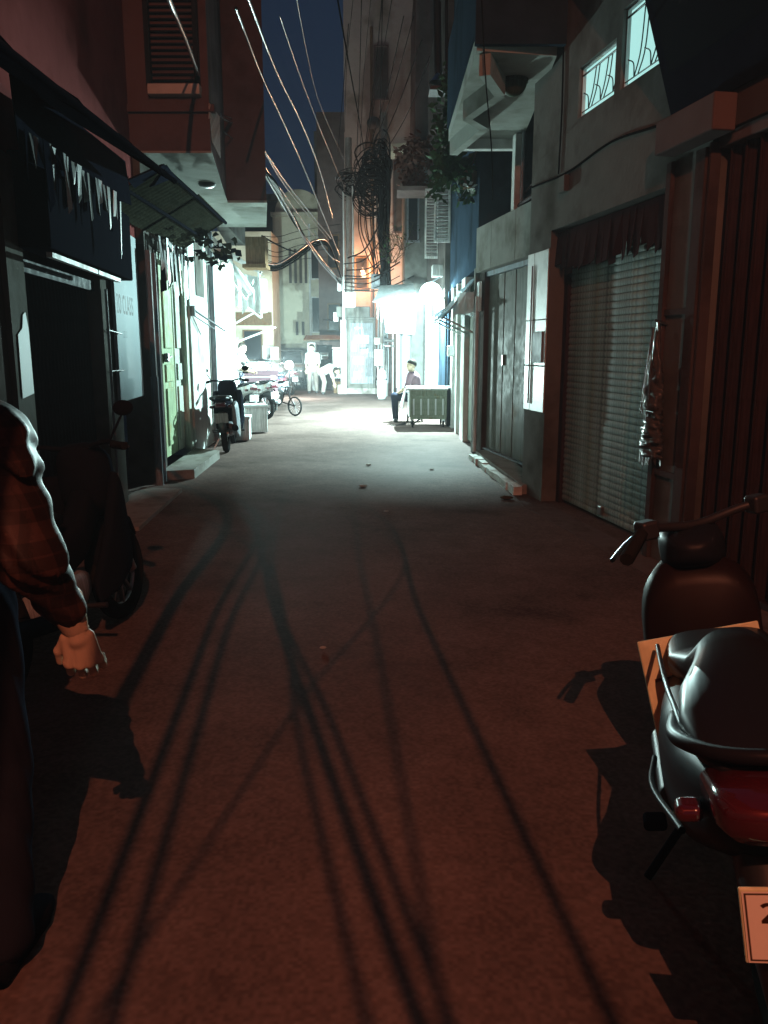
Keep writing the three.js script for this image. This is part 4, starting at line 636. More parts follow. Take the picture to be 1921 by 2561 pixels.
// dark fan of cables from the coils up to the roofs
[[872, 60, 845, 380], [886, -30, 862, 330], [905, -30, 892, 395], [930, -30, 900, 400], [958, -30, 905, 420], [985, -30, 908, 410], [1010, 40, 915, 400], [1035, 40, 925, 395], [1055, 100, 935, 400], [1075, 140, 945, 410]].forEach(([x0, y0, x1, y1], k) => cable(NTH[k] + ' dark cable from the sky side fanning from the coils to the roofs', S([[x0, y0, -16], [(x0 + x1) / 2 + rr(-8, 8), (y0 + y1) / 2 + 14, -21], [x1, y1, -26.2]]), rr(0.006, 0.011), M.cable, 'fan of dark cables'));
[[860, 725, 1035, 690], [866, 715, 1000, 690], [862, 706, 985, 672], [866, 698, 1000, 655], [862, 690, 970, 640], [868, 676, 985, 620], [860, 660, 960, 590], [870, 645, 950, 560]].forEach(([x0, y0, x1, y1], k) => cable(NTH[k] + ' tangled lead from the bottom sagging between pole coils and white canopy', S([[x0, y0, -27.2], [(x0 + x1) / 2, (y0 + y1) / 2 + 16 + rr(0, 10), -26.2], [x1, y1, -25]]), rr(0.012, 0.024), M.cable, 'tangled leads by the canopy'));
cable('single cable dropping straight down in front of the balcony', S([[1205, 0, -7.6], [1215, 200, -7.65], [1228, 350, -7.7], [1232, 500, -9.5]]), 0.006);

// ---------------------------------------------------------------- plants
function foliage(o, name, c, r, n, size, m, drop = 0) {
  const pos = [], nor = []; const q = V(0, 0, 0);
  const clumps = Array.from({ length: 9 }, () => [c[0] + rr(-1, 1) * r[0] * 0.75, c[1] + rr(-1, 1) * r[1] * 0.75, c[2] + rr(-1, 1) * r[2] * 0.75]);
  for (let i = 0; i < n; i++) { const k = clumps[i % 9]; const p = V(k[0] + rr(-1, 1) * r[0] * 0.4, k[1] + rr(-1, 1) * r[1] * 0.4 - drop * rnd() ** 2, k[2] + rr(-1, 1) * r[2] * 0.4); const d = V(rr(-1, 1), rr(-1, 0.5), rr(-1, 1)).normalize(), s = d.clone().cross(V(rr(-1, 1), rr(-1, 1), rr(-1, 1))).normalize(), L = size * rr(0.6, 1.3), w = L * 0.28; const A = p, B = p.clone().addScaledVector(d, L * 0.5).addScaledVector(s, w), C = p.clone().addScaledVector(d, L), D = p.clone().addScaledVector(d, L * 0.5).addScaledVector(s, -w); for (const v of [A, B, C, A, C, D]) pos.push(v.x, v.y, v.z); }
  const g = new THREE.BufferGeometry(); g.setAttribute('position', new THREE.Float32BufferAttribute(pos, 3)); g.computeVertexNormals(); return part(o, name, g, m, { kind: 'stuff' });
}
{
  const h = grp('hanging_plant', 'bushy dark green potted plant hanging off the ledge above the blue awning', 'plant', [0, 0, 0]);
  foliage(h, 'foliage', [1.0, 4.0, -12.4], [0.32, 0.3, 0.4], 650, 0.13, M.leaf, 0.25);
  part(h, 'pot', [new THREE.CylinderGeometry(0.14, 0.1, 0.22, 16).translate(1.2, 3.85, -12.4)], M.wood);
  part(h, 'stem', [tube([[1.2, 3.9, -12.4], [1.05, 4.2, -12.4], [0.9, 4.3, -12.3]], 0.012, 10, 5), tube([[1.2, 3.9, -12.4], [1.3, 4.3, -12.3], [1.15, 4.5, -12.4]], 0.01, 10, 5)], M.twig);
  foliage(h, 'pale_leaf', [1.15, 3.75, -12.1], [0.15, 0.28, 0.1], 14, 0.10, M.plasterWhite);
}
{
  const h = grp('climbing_plant', 'dark green climber on the blue upper wall above the potted plant', 'plant', [0, 0, 0]);
  foliage(h, 'foliage', [0.98, 4.75, -12.9], [0.2, 0.7, 0.35], 700, 0.12, M.leaf, 0.2);
  part(h, 'stem', [tube([[1.25, 3.9, -12.9], [1.0, 4.5, -12.9], [1.1, 5.3, -12.9]], 0.015, 12, 5)], M.twig);
}
{
  const h = grp('balcony_bush', 'reddish brown bush on a ledge before the tall house', 'plant', [0, 0, 0]);
  part(h, 'ledge', [prism([[0.3, -19.6], [0.3, -20.6], [1.3, -20.6], [1.3, -19.6]], 5.0, 5.1)], M.plasterPink);
  foliage(h, 'foliage', [0.75, 5.75, -20.1], [0.5, 0.5, 0.4], 1000, 0.15, M.leafRed, 0.2);
  part(h, 'stem', [tube([[0.8, 5.1, -20.1], [0.75, 5.6, -20.1], [0.6, 6.1, -20]], 0.02, 10, 5)], M.twig);
}
function twigs(label, c, n, L, m) { const h = grp('bare_shrub', label, 'shrub', [0, 0, 0]); const gs = []; for (let i = 0; i < n; i++) { const a = [c[0] + rr(-0.1, 0.1), c[1], c[2]], ang = rr(-1.1, 1.1), l = L * rr(0.5, 1.1), b = [a[0] + Math.sin(ang) * l, a[1] + Math.cos(ang) * l, a[2] + rr(-0.3, 0.3)]; gs.push(rod(a, b, 0.012, 0.004, 5)); for (let k = 0; k < 5; k++) { const t = rr(0.3, 1), p = [a[0] + (b[0] - a[0]) * t, a[1] + (b[1] - a[1]) * t, a[2] + (b[2] - a[2]) * t]; gs.push(rod(p, [p[0] + rr(-0.25, 0.25) * L, p[1] + rr(0, 0.25) * L, p[2] + rr(-0.1, 0.1)], 0.006, 0.002, 4)); } } part(h, 'branches', gs, M.twig, { kind: 'stuff' }); foliage(h, 'leaves', [c[0], c[1] + L * 0.5, c[2]], [L * 0.6, L * 0.5, 0.3], m, 0.09, M.leaf); return h; }
twigs('bare twiggy shrub on the wall top behind the white canopy', [0.25, 4.0, -25.6], 16, 1.1, 60);
twigs('small twiggy shrub beside the tall house window', [0.55, 4.3, -24.9], 9, 0.8, 30);
{
  const h = grp('red_post', 'rust red downpipe with a small shelf lamp high on the blue house', 'pipe', [0, 0, 0]);
  part(h, 'pipe', [rod([0.82, 5.35, -13.4], [0.72, 9, -13.4], 0.06, 0.06, 10), rod([0.95, 5.35, -13.4], [0.88, 9, -13.4], 0.03, 0.03, 8)], M.redPaint);
  part(h, 'shelf', [rb(0.68, 1.32, 5.28, 5.34, -13.6, -13.2, 0.01)], M.black);
  part(h, 'tin_shade', [new THREE.ConeGeometry(0.13, 0.14, 12, 1, true).translate(0.8, 5.45, -13.2)], M.steel);
}

// ---------------------------------------------------------------- motorbikes (front towards -z, wheels on the ground)
const tyreG = join(new THREE.TorusGeometry(0.235, 0.045, 10, 30).rotateY(Math.PI / 2)), rimG = join([new THREE.TorusGeometry(0.2, 0.014, 8, 28).rotateY(Math.PI / 2), new THREE.CylinderGeometry(0.045, 0.045, 0.1, 14).rotateZ(Math.PI / 2), ...Array.from({ length: 10 }, (_, i) => bx(-0.012, 0.012, 0, 0.2, -0.008, 0.008).rotateX(i * Math.PI / 5))]);
function wheel(h, z) { const w = sub(h, 'wheel', tyreG, M.rubber); w.position.set(0, 0.28, z); sub(w, 'rim', rimG, M.steel); return w; }
function motorbike(name, label, pos, ry, o = {}) {
  const h = grp(name, label, 'motorbike', pos, ry, o.group); const MB = o.dark ? M.matt : M.black; const B = o.body ?? M.gloss, P = o.panel ?? M.gloss; const e = (a) => a.map(s => ({ e: 0.6, ...s }));  // dark option swaps parts to matt black, shade put into the colour
  wheel(h, -0.62); wheel(h, 0.60);
  part(h, 'fork', [rod([-0.09, 0.28, -0.62], [-0.08, 0.72, -0.44], 0.024), rod([0.09, 0.28, -0.62], [0.08, 0.72, -0.44], 0.024), bx(-0.09, 0.09, 0.7, 0.74, -0.46, -0.42)], M.steel);
  part(h, 'front_fender', [loft(e([{ z: -0.86, w: 0.03, y0: 0.42, y1: 0.46 }, { z: -0.76, w: 0.06, y0: 0.5, y1: 0.56 }, { z: -0.62, w: 0.07, y0: 0.54, y1: 0.61 }, { z: -0.46, w: 0.065, y0: 0.47, y1: 0.55 }, { z: -0.36, w: 0.05, y0: 0.3, y1: 0.42 }]), 18)], P);
  part(h, 'front_cowl', [loft(e([{ z: -0.56, w: 0.05, y0: 0.74, y1: 0.9 }, { z: -0.52, w: 0.12, y0: 0.68, y1: 0.98 }, { z: -0.42, w: 0.15, y0: 0.62, y1: 1.02 }, { z: -0.34, w: 0.10, y0: 0.7, y1: 1.0 }]), 22)], B);
  for (const s of [-1, 1]) part(h, 'leg_shield', [loft(e([{ z: -0.50, x: s * 0.12, w: 0.03, y0: 0.55, y1: 0.85 }, { z: -0.36, x: s * 0.19, w: 0.045, y0: 0.34, y1: 0.86 }, { z: -0.22, x: s * 0.18, w: 0.03, y0: 0.26, y1: 0.6 }, { z: -0.08, x: s * 0.15, w: 0.02, y0: 0.24, y1: 0.36 }]), 16)], P);
  part(h, 'frame_tunnel', [loft(e([{ z: -0.40, w: 0.07, y0: 0.6, y1: 0.84 }, { z: -0.2, w: 0.075, y0: 0.44, y1: 0.64 }, { z: 0.05, w: 0.08, y0: 0.38, y1: 0.6 }, { z: 0.15, w: 0.1, y0: 0.36, y1: 0.68 }]), 18)], B);
  part(h, 'engine', [loft(e([{ z: -0.22, w: 0.05, y0: 0.26, y1: 0.38 }, { z: -0.1, w: 0.09, y0: 0.22, y1: 0.42 }, { z: 0.2, w: 0.12, y0: 0.2, y1: 0.42 }, { z: 0.32, w: 0.08, y0: 0.22, y1: 0.4 }]), 16)], M.greyPaint);
  part(h, 'tail_body', [loft(e([{ z: 0.08, w: 0.11, y0: 0.44, y1: 0.70 }, { z: 0.3, w: 0.13, y0: 0.48, y1: 0.73 }, { z: 0.6, w: 0.13, y0: 0.56, y1: 0.76 }, { z: 0.82, w: 0.10, y0: 0.64, y1: 0.80 }, { z: 0.92, w: 0.06, y0: 0.7, y1: 0.79 }]), 20)], P);
  part(h, 'seat', [loft(e([{ z: -0.02, w: 0.07, y0: 0.66, y1: 0.72 }, { z: 0.12, w: 0.115, y0: 0.68, y1: 0.765 }, { z: 0.38, w: 0.125, y0: 0.71, y1: 0.775 }, { z: 0.48, w: 0.12, y0: 0.73, y1: 0.82 }, { z: 0.74, w: 0.105, y0: 0.76, y1: 0.84 }, { z: 0.82, w: 0.07, y0: 0.78, y1: 0.82 }]), 20)], M.seat);
  part(h, 'grab_rail', [tube([[-0.11, 0.76, 0.62], [-0.14, 0.82, 0.86], [0, 0.84, 0.96], [0.14, 0.82, 0.86], [0.11, 0.76, 0.62]], 0.014, 20, 7)], M.black);
  part(h, 'tail_light', [rb(-0.075, 0.075, 0.68, 0.75, 0.88, 0.95, 0.02)], M.red);
  part(h, 'rear_fender', [loft(e([{ z: 0.62, w: 0.07, y0: 0.5, y1: 0.58 }, { z: 0.84, w: 0.06, y0: 0.42, y1: 0.62 }, { z: 0.96, w: 0.05, y0: 0.32, y1: 0.44 }]), 14)], M.black);
  part(h, 'number_plate', [rb(-0.095, 0.095, 0.46, 0.60, 0.93, 0.94, 0.004)], o.shadedPlate ? M.greyPaint : M.whitePaint);  // grey plate has the shade put into its colour
  const hb = part(h, 'handlebar', [tube([[-0.33, 1.0, -0.22], [-0.2, 1.02, -0.32], [0, 0.99, -0.37], [0.2, 1.02, -0.32], [0.33, 1.0, -0.22]], 0.013, 24, 7)], o.dark ? M.matt : M.steel);
  for (const s of [-1, 1]) { part(hb, 'grip', [rod([s * 0.26, 1.005, -0.27], [s * 0.35, 0.998, -0.205], 0.02)], M.rubber); part(hb, 'lever', [rod([s * 0.2, 1.0, -0.36], [s * 0.34, 0.99, -0.27], 0.007)], M.steel); const m = part(hb, 'mirror', [rod([s * 0.22, 1.02, -0.32], [s * 0.3, 1.15, -0.34], 0.006)], MB); part(m, 'glass', [new THREE.SphereGeometry(0.055, 16, 10).scale(1, 0.72, 0.3).translate(s * 0.31, 1.18, -0.34)], MB); part(h, 'turn_signal', [rb(s * 0.13 - 0.03, s * 0.13 + 0.03, 0.67, 0.71, 0.84, 0.9, 0.012)], M.red); }
  part(h, 'headlight', [new THREE.SphereGeometry(0.085, 18, 12).scale(1, 0.8, 0.5).translate(0, 0.93, -0.52)], M.steel);
  part(h, 'exhaust', [rod([0.13, 0.24, 0.1], [0.16, 0.3, 0.4], 0.018), rod([0.16, 0.29, 0.36], [0.17, 0.38, 0.86], 0.04, 0.045, 12)], o.dark ? M.matt : M.steel);
  part(h, 'foot_peg', rod([-0.24, 0.26, 0.02], [0.24, 0.26, 0.02], 0.014), M.black); part(h, 'foot_peg', rod([-0.2, 0.32, 0.42], [0.2, 0.32, 0.42], 0.012), M.black);
  part(h, 'kickstand', [rod([-0.1, 0.24, 0.02], [-0.24, 0.01, 0.08], 0.012)], M.steel);
  if (o.lean) h.children.forEach(c => 0), h.rotation.order = 'YXZ', h.rotation.z = o.lean;
  return h;
}
// the upright one against the light, its silhouette put into matt black paint
const bikeA = motorbike('motorbike', 'dark motorbike seen from behind, standing against the white wall', [-2.36, 0, -12.55], 0.10, { panel: M.matt, body: M.matt, dark: 1, shadedPlate: 1, lean: 0.06 });
{ // its side carrier cloth
  part(bikeA, 'raincoat', [loft([{ z: 0.2, x: 0.16, w: 0.035, y0: 0.25, y1: 0.7, e: 0.6 }, { z: 0.55, x: 0.18, w: 0.05, y0: 0.2, y1: 0.74, e: 0.6 }, { z: 0.8, x: 0.17, w: 0.03, y0: 0.3, y1: 0.7, e: 0.6 }], 14)], M.greyPaint);
}
function bikeCopy(src, label, pos, ry, group) { const c = src.clone(); c.name = numbered('motorbike'); c.position.set(...pos); c.rotation.set(0, ry, rr(-0.05, 0.08)); c.userData = { ...src.userData, label }; if (group) c.userData.group = group; scene.add(c); return c; }
const bikeB = motorbike('motorbike', 'pale motorbike nearest in the row beyond the white wall', [-3.05, 0, -17.1], 0.55, { panel: M.whitePaint, body: M.greyPaint, group: 'motorbikes parked in a row beyond the white wall' });
const G = 'motorbikes parked in a row beyond the white wall';
bikeCopy(bikeB, 'pale motorbike second in the row beyond the white wall', [-2.95, 0, -18.1], 0.8, G);
bikeCopy(bikeB, 'pale motorbike third in the row, behind the glowing lantern', [-3.75, 0, -19.6], 0.6, G);
bikeCopy(bikeA, 'dark motorbike fourth in the row, partly behind the pale ones', [-3.3, 0, -21.9], 0.9, G);
bikeCopy(bikeB, 'pale motorbike at the far end of the row near the seller', [-3.55, 0, -23.4], 1.1, G);
motorbike('motorbike', 'dark motorbike in shadow along the wall beside the person', [-1.55, 0, -3.85], -0.12, { panel: M.matt, body: M.matt, dark: 1, lean: 0.1 });  // its shade is put into matt black paint
bikeCopy(bikeB, 'pale motorbike standing in front of the parked car', [-3.35, 0, -27.2], 0.6);
// ---------------------------------------------------------------- the near scooter
{
  const h = grp('scooter', 'black and dark red scooter leaning on its stand in the foreground', 'scooter', [1.04, 0, -2.14], -0.25); h.rotation.order = 'YXZ'; h.rotation.z = 0.17;
  const e = (a) => a.map(s => ({ e: 0.62, ...s })); const n = 32;
  wheel(h, -0.66); wheel(h, 0.58);
  part(h, 'fork', [rod([-0.09, 0.28, -0.66], [-0.08, 0.78, -0.46], 0.026), rod([0.09, 0.28, -0.66], [0.08, 0.78, -0.46], 0.026)], M.black);
  part(h, 'front_fender', [loft(e([{ z: -0.9, w: 0.04, y0: 0.42, y1: 0.46 }, { z: -0.78, w: 0.075, y0: 0.5, y1: 0.58 }, { z: -0.62, w: 0.08, y0: 0.55, y1: 0.63 }, { z: -0.44, w: 0.07, y0: 0.42, y1: 0.5 }]), 20)], M.redPaint);
  part(h, 'leg_shield', [loft(e([{ z: -0.62, w: 0.07, y0: 0.62, y1: 0.80 }, { z: -0.52, w: 0.15, y0: 0.36, y1: 0.84 }, { z: -0.40, w: 0.185, y0: 0.28, y1: 0.85 }, { z: -0.32, w: 0.17, y0: 0.26, y1: 0.78 }]), n)], M.redPaint);
  part(h, 'cockpit', [loft(e([{ z: -0.58, w: 0.05, y0: 0.82, y1: 0.90 }, { z: -0.5, w: 0.10, y0: 0.80, y1: 0.95 }, { z: -0.42, w: 0.10, y0: 0.80, y1: 0.95 }, { z: -0.34, w: 0.06, y0: 0.84, y1: 0.92 }]), n)], M.gloss);
  part(h, 'floorboard', [rb(-0.2, 0.2, 0.22, 0.30, -0.36, 0.06, 0.03)], M.black);
  part(h, 'body', [loft(e([{ z: 0.0, w: 0.13, y0: 0.26, y1: 0.66 }, { z: 0.12, w: 0.17, y0: 0.26, y1: 0.70 }, { z: 0.35, w: 0.19, y0: 0.34, y1: 0.72 }, { z: 0.62, w: 0.175, y0: 0.46, y1: 0.74 }, { z: 0.80, w: 0.13, y0: 0.56, y1: 0.76 }, { z: 0.88, w: 0.09, y0: 0.62, y1: 0.74 }]), n)], M.gloss);
  part(h, 'seat', [loft(e([{ z: -0.02, w: 0.10, y0: 0.66, y1: 0.72 }, { z: 0.05, w: 0.13, y0: 0.67, y1: 0.765 }, { z: 0.2, w: 0.14, y0: 0.68, y1: 0.775 }, { z: 0.30, w: 0.11, y0: 0.69, y1: 0.81, e: 0.8 }, { z: 0.36, w: 0.085, y0: 0.70, y1: 0.872, e: 0.9 }, { z: 0.44, w: 0.10, y0: 0.70, y1: 0.875, e: 0.88 }, { z: 0.56, w: 0.14, y0: 0.71, y1: 0.855, e: 0.75 }, { z: 0.68, w: 0.15, y0: 0.725, y1: 0.83 }, { z: 0.78, w: 0.125, y0: 0.74, y1: 0.795 }, { z: 0.83, w: 0.09, y0: 0.75, y1: 0.77 }]), n)], M.seat);
  part(h, 'seat_piping', [tube([[-0.157, 0.745, 0.1], [-0.158, 0.76, 0.3], [-0.152, 0.78, 0.55], [-0.125, 0.785, 0.74], [0, 0.785, 0.835], [0.125, 0.785, 0.74], [0.152, 0.78, 0.55], [0.158, 0.76, 0.3], [0.157, 0.745, 0.1]], 0.006, 48, 6)], M.black);
  part(h, 'grab_rail', [tube([[-0.15, 0.72, 0.5], [-0.155, 0.775, 0.72], [-0.09, 0.79, 0.82], [0, 0.795, 0.85], [0.09, 0.79, 0.82], [0.155, 0.775, 0.72], [0.15, 0.72, 0.5]], 0.016, 40, 8)], M.gloss);
  part(h, 'tail_light', [loft(e([{ z: 0.80, w: 0.13, y0: 0.675, y1: 0.765 }, { z: 0.90, w: 0.118, y0: 0.67, y1: 0.765 }, { z: 0.945, w: 0.10, y0: 0.68, y1: 0.755 }, { z: 0.955, w: 0.05, y0: 0.695, y1: 0.735 }]), n)], M.red);
  part(h, 'rear_fender', [loft(e([{ z: 0.7, w: 0.08, y0: 0.46, y1: 0.6 }, { z: 0.86, w: 0.085, y0: 0.40, y1: 0.64 }, { z: 0.96, w: 0.06, y0: 0.26, y1: 0.42 }]), 20)], M.black);
  const t = poster(190, 140, (c, w, hh) => { c.fillStyle = '#e9e2d2'; c.fillRect(0, 0, w, hh); c.strokeStyle = '#3a2c20'; c.lineWidth = 3; c.strokeRect(5, 5, w - 10, hh - 10); c.fillStyle = '#3a2413'; c.font = 'bold 56px sans-serif'; c.fillText('2', 26, 62); });
  const pl = part(h, 'number_plate', [rb(-0.0975, 0.0975, 0.475, 0.62, 0.965, 0.972, 0.004)], M.paper);
  part(pl, 'plate_face', [new THREE.PlaneGeometry(0.186, 0.136).translate(0, 0.5475, 0.9745)], printed(t, 0.4), { keepUV: true });
  part(h, 'exhaust', [rod([0.17, 0.26, 0.1], [0.2, 0.28, 0.35], 0.02), rod([0.2, 0.27, 0.32], [0.21, 0.36, 0.86], 0.055, 0.06, 16)], M.black);
  part(h, 'kickstand', [rod([-0.12, 0.22, 0.05], [-0.26, 0.05, 0.1], 0.012)], M.matt);
  part(h, 'foot_peg', [rb(-0.25, -0.19, 0.3, 0.33, 0.22, 0.28, 0.012)], M.matt); part(h, 'foot_peg', [rb(0.19, 0.27, 0.3, 0.335, 0.2, 0.3, 0.012)], M.black);
  // handlebar turned to the kerb side lock
  const hb = part(h, 'handlebar', [tube([[-0.33, 1.0, 0.13], [-0.22, 1.03, 0.04], [0, 1.0, 0], [0.22, 1.03, 0.04], [0.33, 1.0, 0.13]], 0.015, 28, 8)], M.black); hb.position.set(0.02, -0.05, -0.44); hb.rotation.y = 0.55;
  for (const s of [-1, 1]) { part(hb, 'grip', [rod([s * 0.24, 1.025, 0.055], [s * 0.37, 0.99, 0.165], 0.021)], M.rubber); part(hb, 'lever', [tube([[s * 0.19, 1.02, -0.01], [s * 0.28, 1.0, 0.03], [s * 0.39, 0.985, 0.12]], 0.008, 12, 6)], M.steel); part(hb, 'switch_box', [rb(s * 0.21 - 0.03, s * 0.21 + 0.03, 1.0, 1.06, 0.01, 0.07, 0.012)], M.black); part(h, 'turn_signal', [rb(s * 0.155 - 0.026, s * 0.155 + 0.026, 0.655, 0.69, 0.78, 0.835, 0.016)], M.red); part(h, 'side_strip', [tube([[s * 0.2, 0.42, 0.1], [s * 0.215, 0.5, 0.4], [s * 0.17, 0.6, 0.76]], 0.008, 16, 6)], M.gloss); }
}
{ // board on the footboard
  const h = grp('board', 'pale board with a dark fold line standing on the scooter footboard before the seat', 'board', [0.955, 0.262, -2.02], -0.14); h.rotation.order = 'YXZ'; h.rotation.z = 0.23; h.rotation.x = -0.22;
  part(h, 'sheet', [rb(-0.16, 0.165, 0.0, 0.50, -0.012, 0.0, 0.004)], M.paper);
  part(h, 'fold_line', [bx(-0.135, 0.15, 0.385, 0.392, -0.001, 0.003)], M.wood);
  part(h, 'cord', [tube([[-0.10, 0.37, 0.004], [-0.07, 0.28, 0.01], [-0.08, 0.18, 0.006]], 0.003, 12, 5)], M.wood); part(h, 'cord', [tube([[-0.08, 0.37, 0.004], [-0.04, 0.29, 0.01], [-0.05, 0.18, 0.006]], 0.003, 12, 5)], M.wood);
}
// ---------------------------------------------------------------- handcart
{
  const h = grp('handcart', 'slatted vendor handcart with a white top parked below the street lamp', 'cart', [0, 0, 0]); const x0 = 0.50, x1 = 1.20, z0 = -16.6, z1 = -15.78;
  part(h, 'body', [rb(x0, x1, 0.2, 0.72, z0, z1 - 0.03, 0.01)], M.cartGreen);
  const g = join(rb(-0.015, 0.015, 0.24, 0.55, -0.008, 0.008, 0.003, 1)); for (let i = 0; i < 17; i++) { const o = sub(h, 'slat', g, i % 4 ? M.cartGreen : M.whitePaint); o.position.set(x0 + 0.07 + i * 0.035, 0, z1 - 0.02); }
  part(h, 'frame', [bx(x0, x0 + 0.04, 0.16, 0.72, z1 - 0.03, z1), bx(x1 - 0.04, x1, 0.16, 0.72, z1 - 0.03, z1), bx(x0 + 0.04, x1 - 0.04, 0.16, 0.22, z1 - 0.03, z1), bx(x0 + 0.04, x1 - 0.04, 0.56, 0.6, z1 - 0.03, z1), bx(x0 + 0.04, x1 - 0.04, 0.66, 0.72, z1 - 0.03, z1)], M.cartGreen);
  part(h, 'top', [rb(x0 - 0.06, x1 + 0.02, 0.72, 0.76, z0 - 0.05, z1 + 0.04, 0.01)], M.whitePaint);
  part(h, 'side_panel', [rb(x0 - 0.02, x0, 0.2, 0.72, z0, z1, 0.005)], M.whitePaint);  // white panel, the lamplit side put into its colour
  for (const x of [x0 + 0.05, x1 - 0.06]) for (const z of [z0 + 0.1, z1 - 0.06]) { const w = part(h, 'wheel', [new THREE.TorusGeometry(0.055, 0.018, 8, 18).rotateY(Math.PI / 2).translate(x, 0.073, z)], M.rubber); part(w, 'fork', [bx(x - 0.025, x + 0.025, 0.12, 0.2, z - 0.02, z + 0.02)], M.steel); }
  part(h, 'brace', [rod([x0 + 0.05, 0.06, z1 - 0.02], [x0 + 0.24, 0.2, z1 - 0.02], 0.016)], M.black);
  part(h, 'draped_cloth', [slab4([x0 - 0.08, 0.72, -16.4], [x0 - 0.07, 0.74, -15.9], [x0 - 0.14, 0.35, -15.95], [x0 - 0.18, 0.4, -16.35], 0.02)], M.tarpWhite);
}
{
  const h = grp('cabinet', 'dark tall box standing at the wall end of the handcart', 'cabinet', [0, 0, 0]);
  part(h, 'body', [rb(1.21, 1.46, 0.02, 0.74, -16.35, -15.85, 0.012)], M.darkDoor); part(h, 'lid', [rb(1.2, 1.48, 0.74, 0.77, -16.37, -15.83, 0.008)], M.greyPaint);
}
{
  const h = grp('rack', 'low wire rack lying on the road beside the handcart wheel', 'rack', [0, 0, 0]);
  for (let i = 0; i < 5; i++) part(h, 'bar', [rod([0.12 + i * 0.05, 0.03, -15.9 - i * 0.03], [0.42, 0.05 + i * 0.01, -15.85 - i * 0.05], 0.008)], M.black);
}
// ---------------------------------------------------------------- child's bicycle and crates by the row
{
  const h = grp('small_bicycle', 'small bicycle lying toward the road at the end of the motorbike row', 'bicycle', [-2.32, 0, -18.8], 0.9);
  for (const z of [-0.4, 0.4]) { const w = part(h, 'wheel', [new THREE.TorusGeometry(0.2, 0.02, 8, 26).rotateY(Math.PI / 2).translate(0, 0.22, z)], M.rubber); part(w, 'spokes', [...Array.from({ length: 8 }, (_, i) => bx(-0.003, 0.003, -0.19, 0.19, -0.003, 0.003).rotateX(i * Math.PI / 8).translate(0, 0.22, z))], M.steel, { kind: 'stuff' }); }
  part(h, 'frame', [rod([0, 0.22, 0.4], [0, 0.3, 0], 0.015), rod([0, 0.3, 0], [0, 0.62, -0.3], 0.018), rod([0, 0.22, -0.4], [0, 0.72, -0.28], 0.015), rod([0, 0.3, 0], [0, 0.62, 0.12], 0.015), rod([0, 0.22, 0.4], [0, 0.58, 0.11], 0.012)], M.redPaint);
  part(h, 'seat', [loft([{ z: 0.0, w: 0.03, y0: 0.62, y1: 0.66 }, { z: 0.22, w: 0.08, y0: 0.62, y1: 0.67 }], 14)], M.black);
  part(h, 'handlebar', [tube([[-0.22, 0.78, -0.2], [0, 0.74, -0.28], [0.22, 0.78, -0.2]], 0.012, 14, 6)], M.steel);
}
for (const [i, x, z, lab] of [[0, -2.42, -13.6, 'pale polystyrene box on the road just beyond the upright motorbike'], [1, -2.35, -14.9, 'second pale box beyond, beside stacked wire baskets']]) { const h = grp('storage_box', lab, 'box', [x, 0, z], 0.1 + i * 0.2); part(h, 'body', [rb(-0.2, 0.2, 0.02, 0.36 + i * 0.1, -0.25, 0.25, 0.015)], M.whitePaint); part(h, 'lid', [rb(-0.215, 0.215, 0.36 + i * 0.1, 0.41 + i * 0.1, -0.265, 0.265, 0.012)], M.tarpWhite); }
// ---------------------------------------------------------------- litter
for (const [x, z, lab, s] of [[-0.23, -8.9, 'scrap of white paper on the road before the bright pool', 0.05], [-0.31, -3.95, 'tiny pale scrap on the red lit road', 0.018], [-0.2, -10.6, 'small crumpled scrap near the middle of the road', 0.04], [1.24, -8.15, 'dry leaf scrap on the end of the step', 0.07], [0.02, -7.5, 'little torn wrapper on the dark road', 0.025], [0.6, -10.2, 'pale crumb of paper near the whitewashed kerb', 0.03]]) { const g = new THREE.IcosahedronGeometry(s, 1); const p = g.attributes.position; for (let i = 0; i < p.count; i++) { p.setY(i, p.getY(i) * 0.25 + s * 0.25); } g.computeVertexNormals(); g.translate(x, 0.004, z); thing('litter', lab, 'litter', [g], lab.includes('leaf') ? M.twig : M.litter); }

{ // stall table under the lantern, placed to block its low light
  const h = grp('light_blocking_table', 'low white stall table under the round glowing lantern, placed to shade the near road', 'table', [0, 0, 0]);
  part(h, 'top', [rb(-3.2, -2.6, 0.84, 0.88, -20.4, -19.0, 0.01)], M.whitePaint);
  part(h, 'added_light_block', [rb(-3.2, -2.42, 0.88, 1.005, -19.02, -18.99, 0.004)], M.shirtPlum);  // added to keep lantern light off the near road
  part(h, 'skirt', [slab4([-2.61, 0.84, -20.38], [-2.61, 0.84, -19.02], [-2.62, 0.3, -19.02], [-2.62, 0.35, -20.38], 0.008), slab4([-3.18, 0.84, -19.01], [-2.62, 0.84, -19.01], [-2.62, 0.32, -19.0], [-3.18, 0.35, -19.0], 0.008)], M.shirtPlum);
  for (const x of [-3.15, -2.65]) for (const z of [-20.35, -19.05]) part(h, 'leg', [rod([x, 0, z], [x, 0.85, z], 0.02)], M.steel);
}


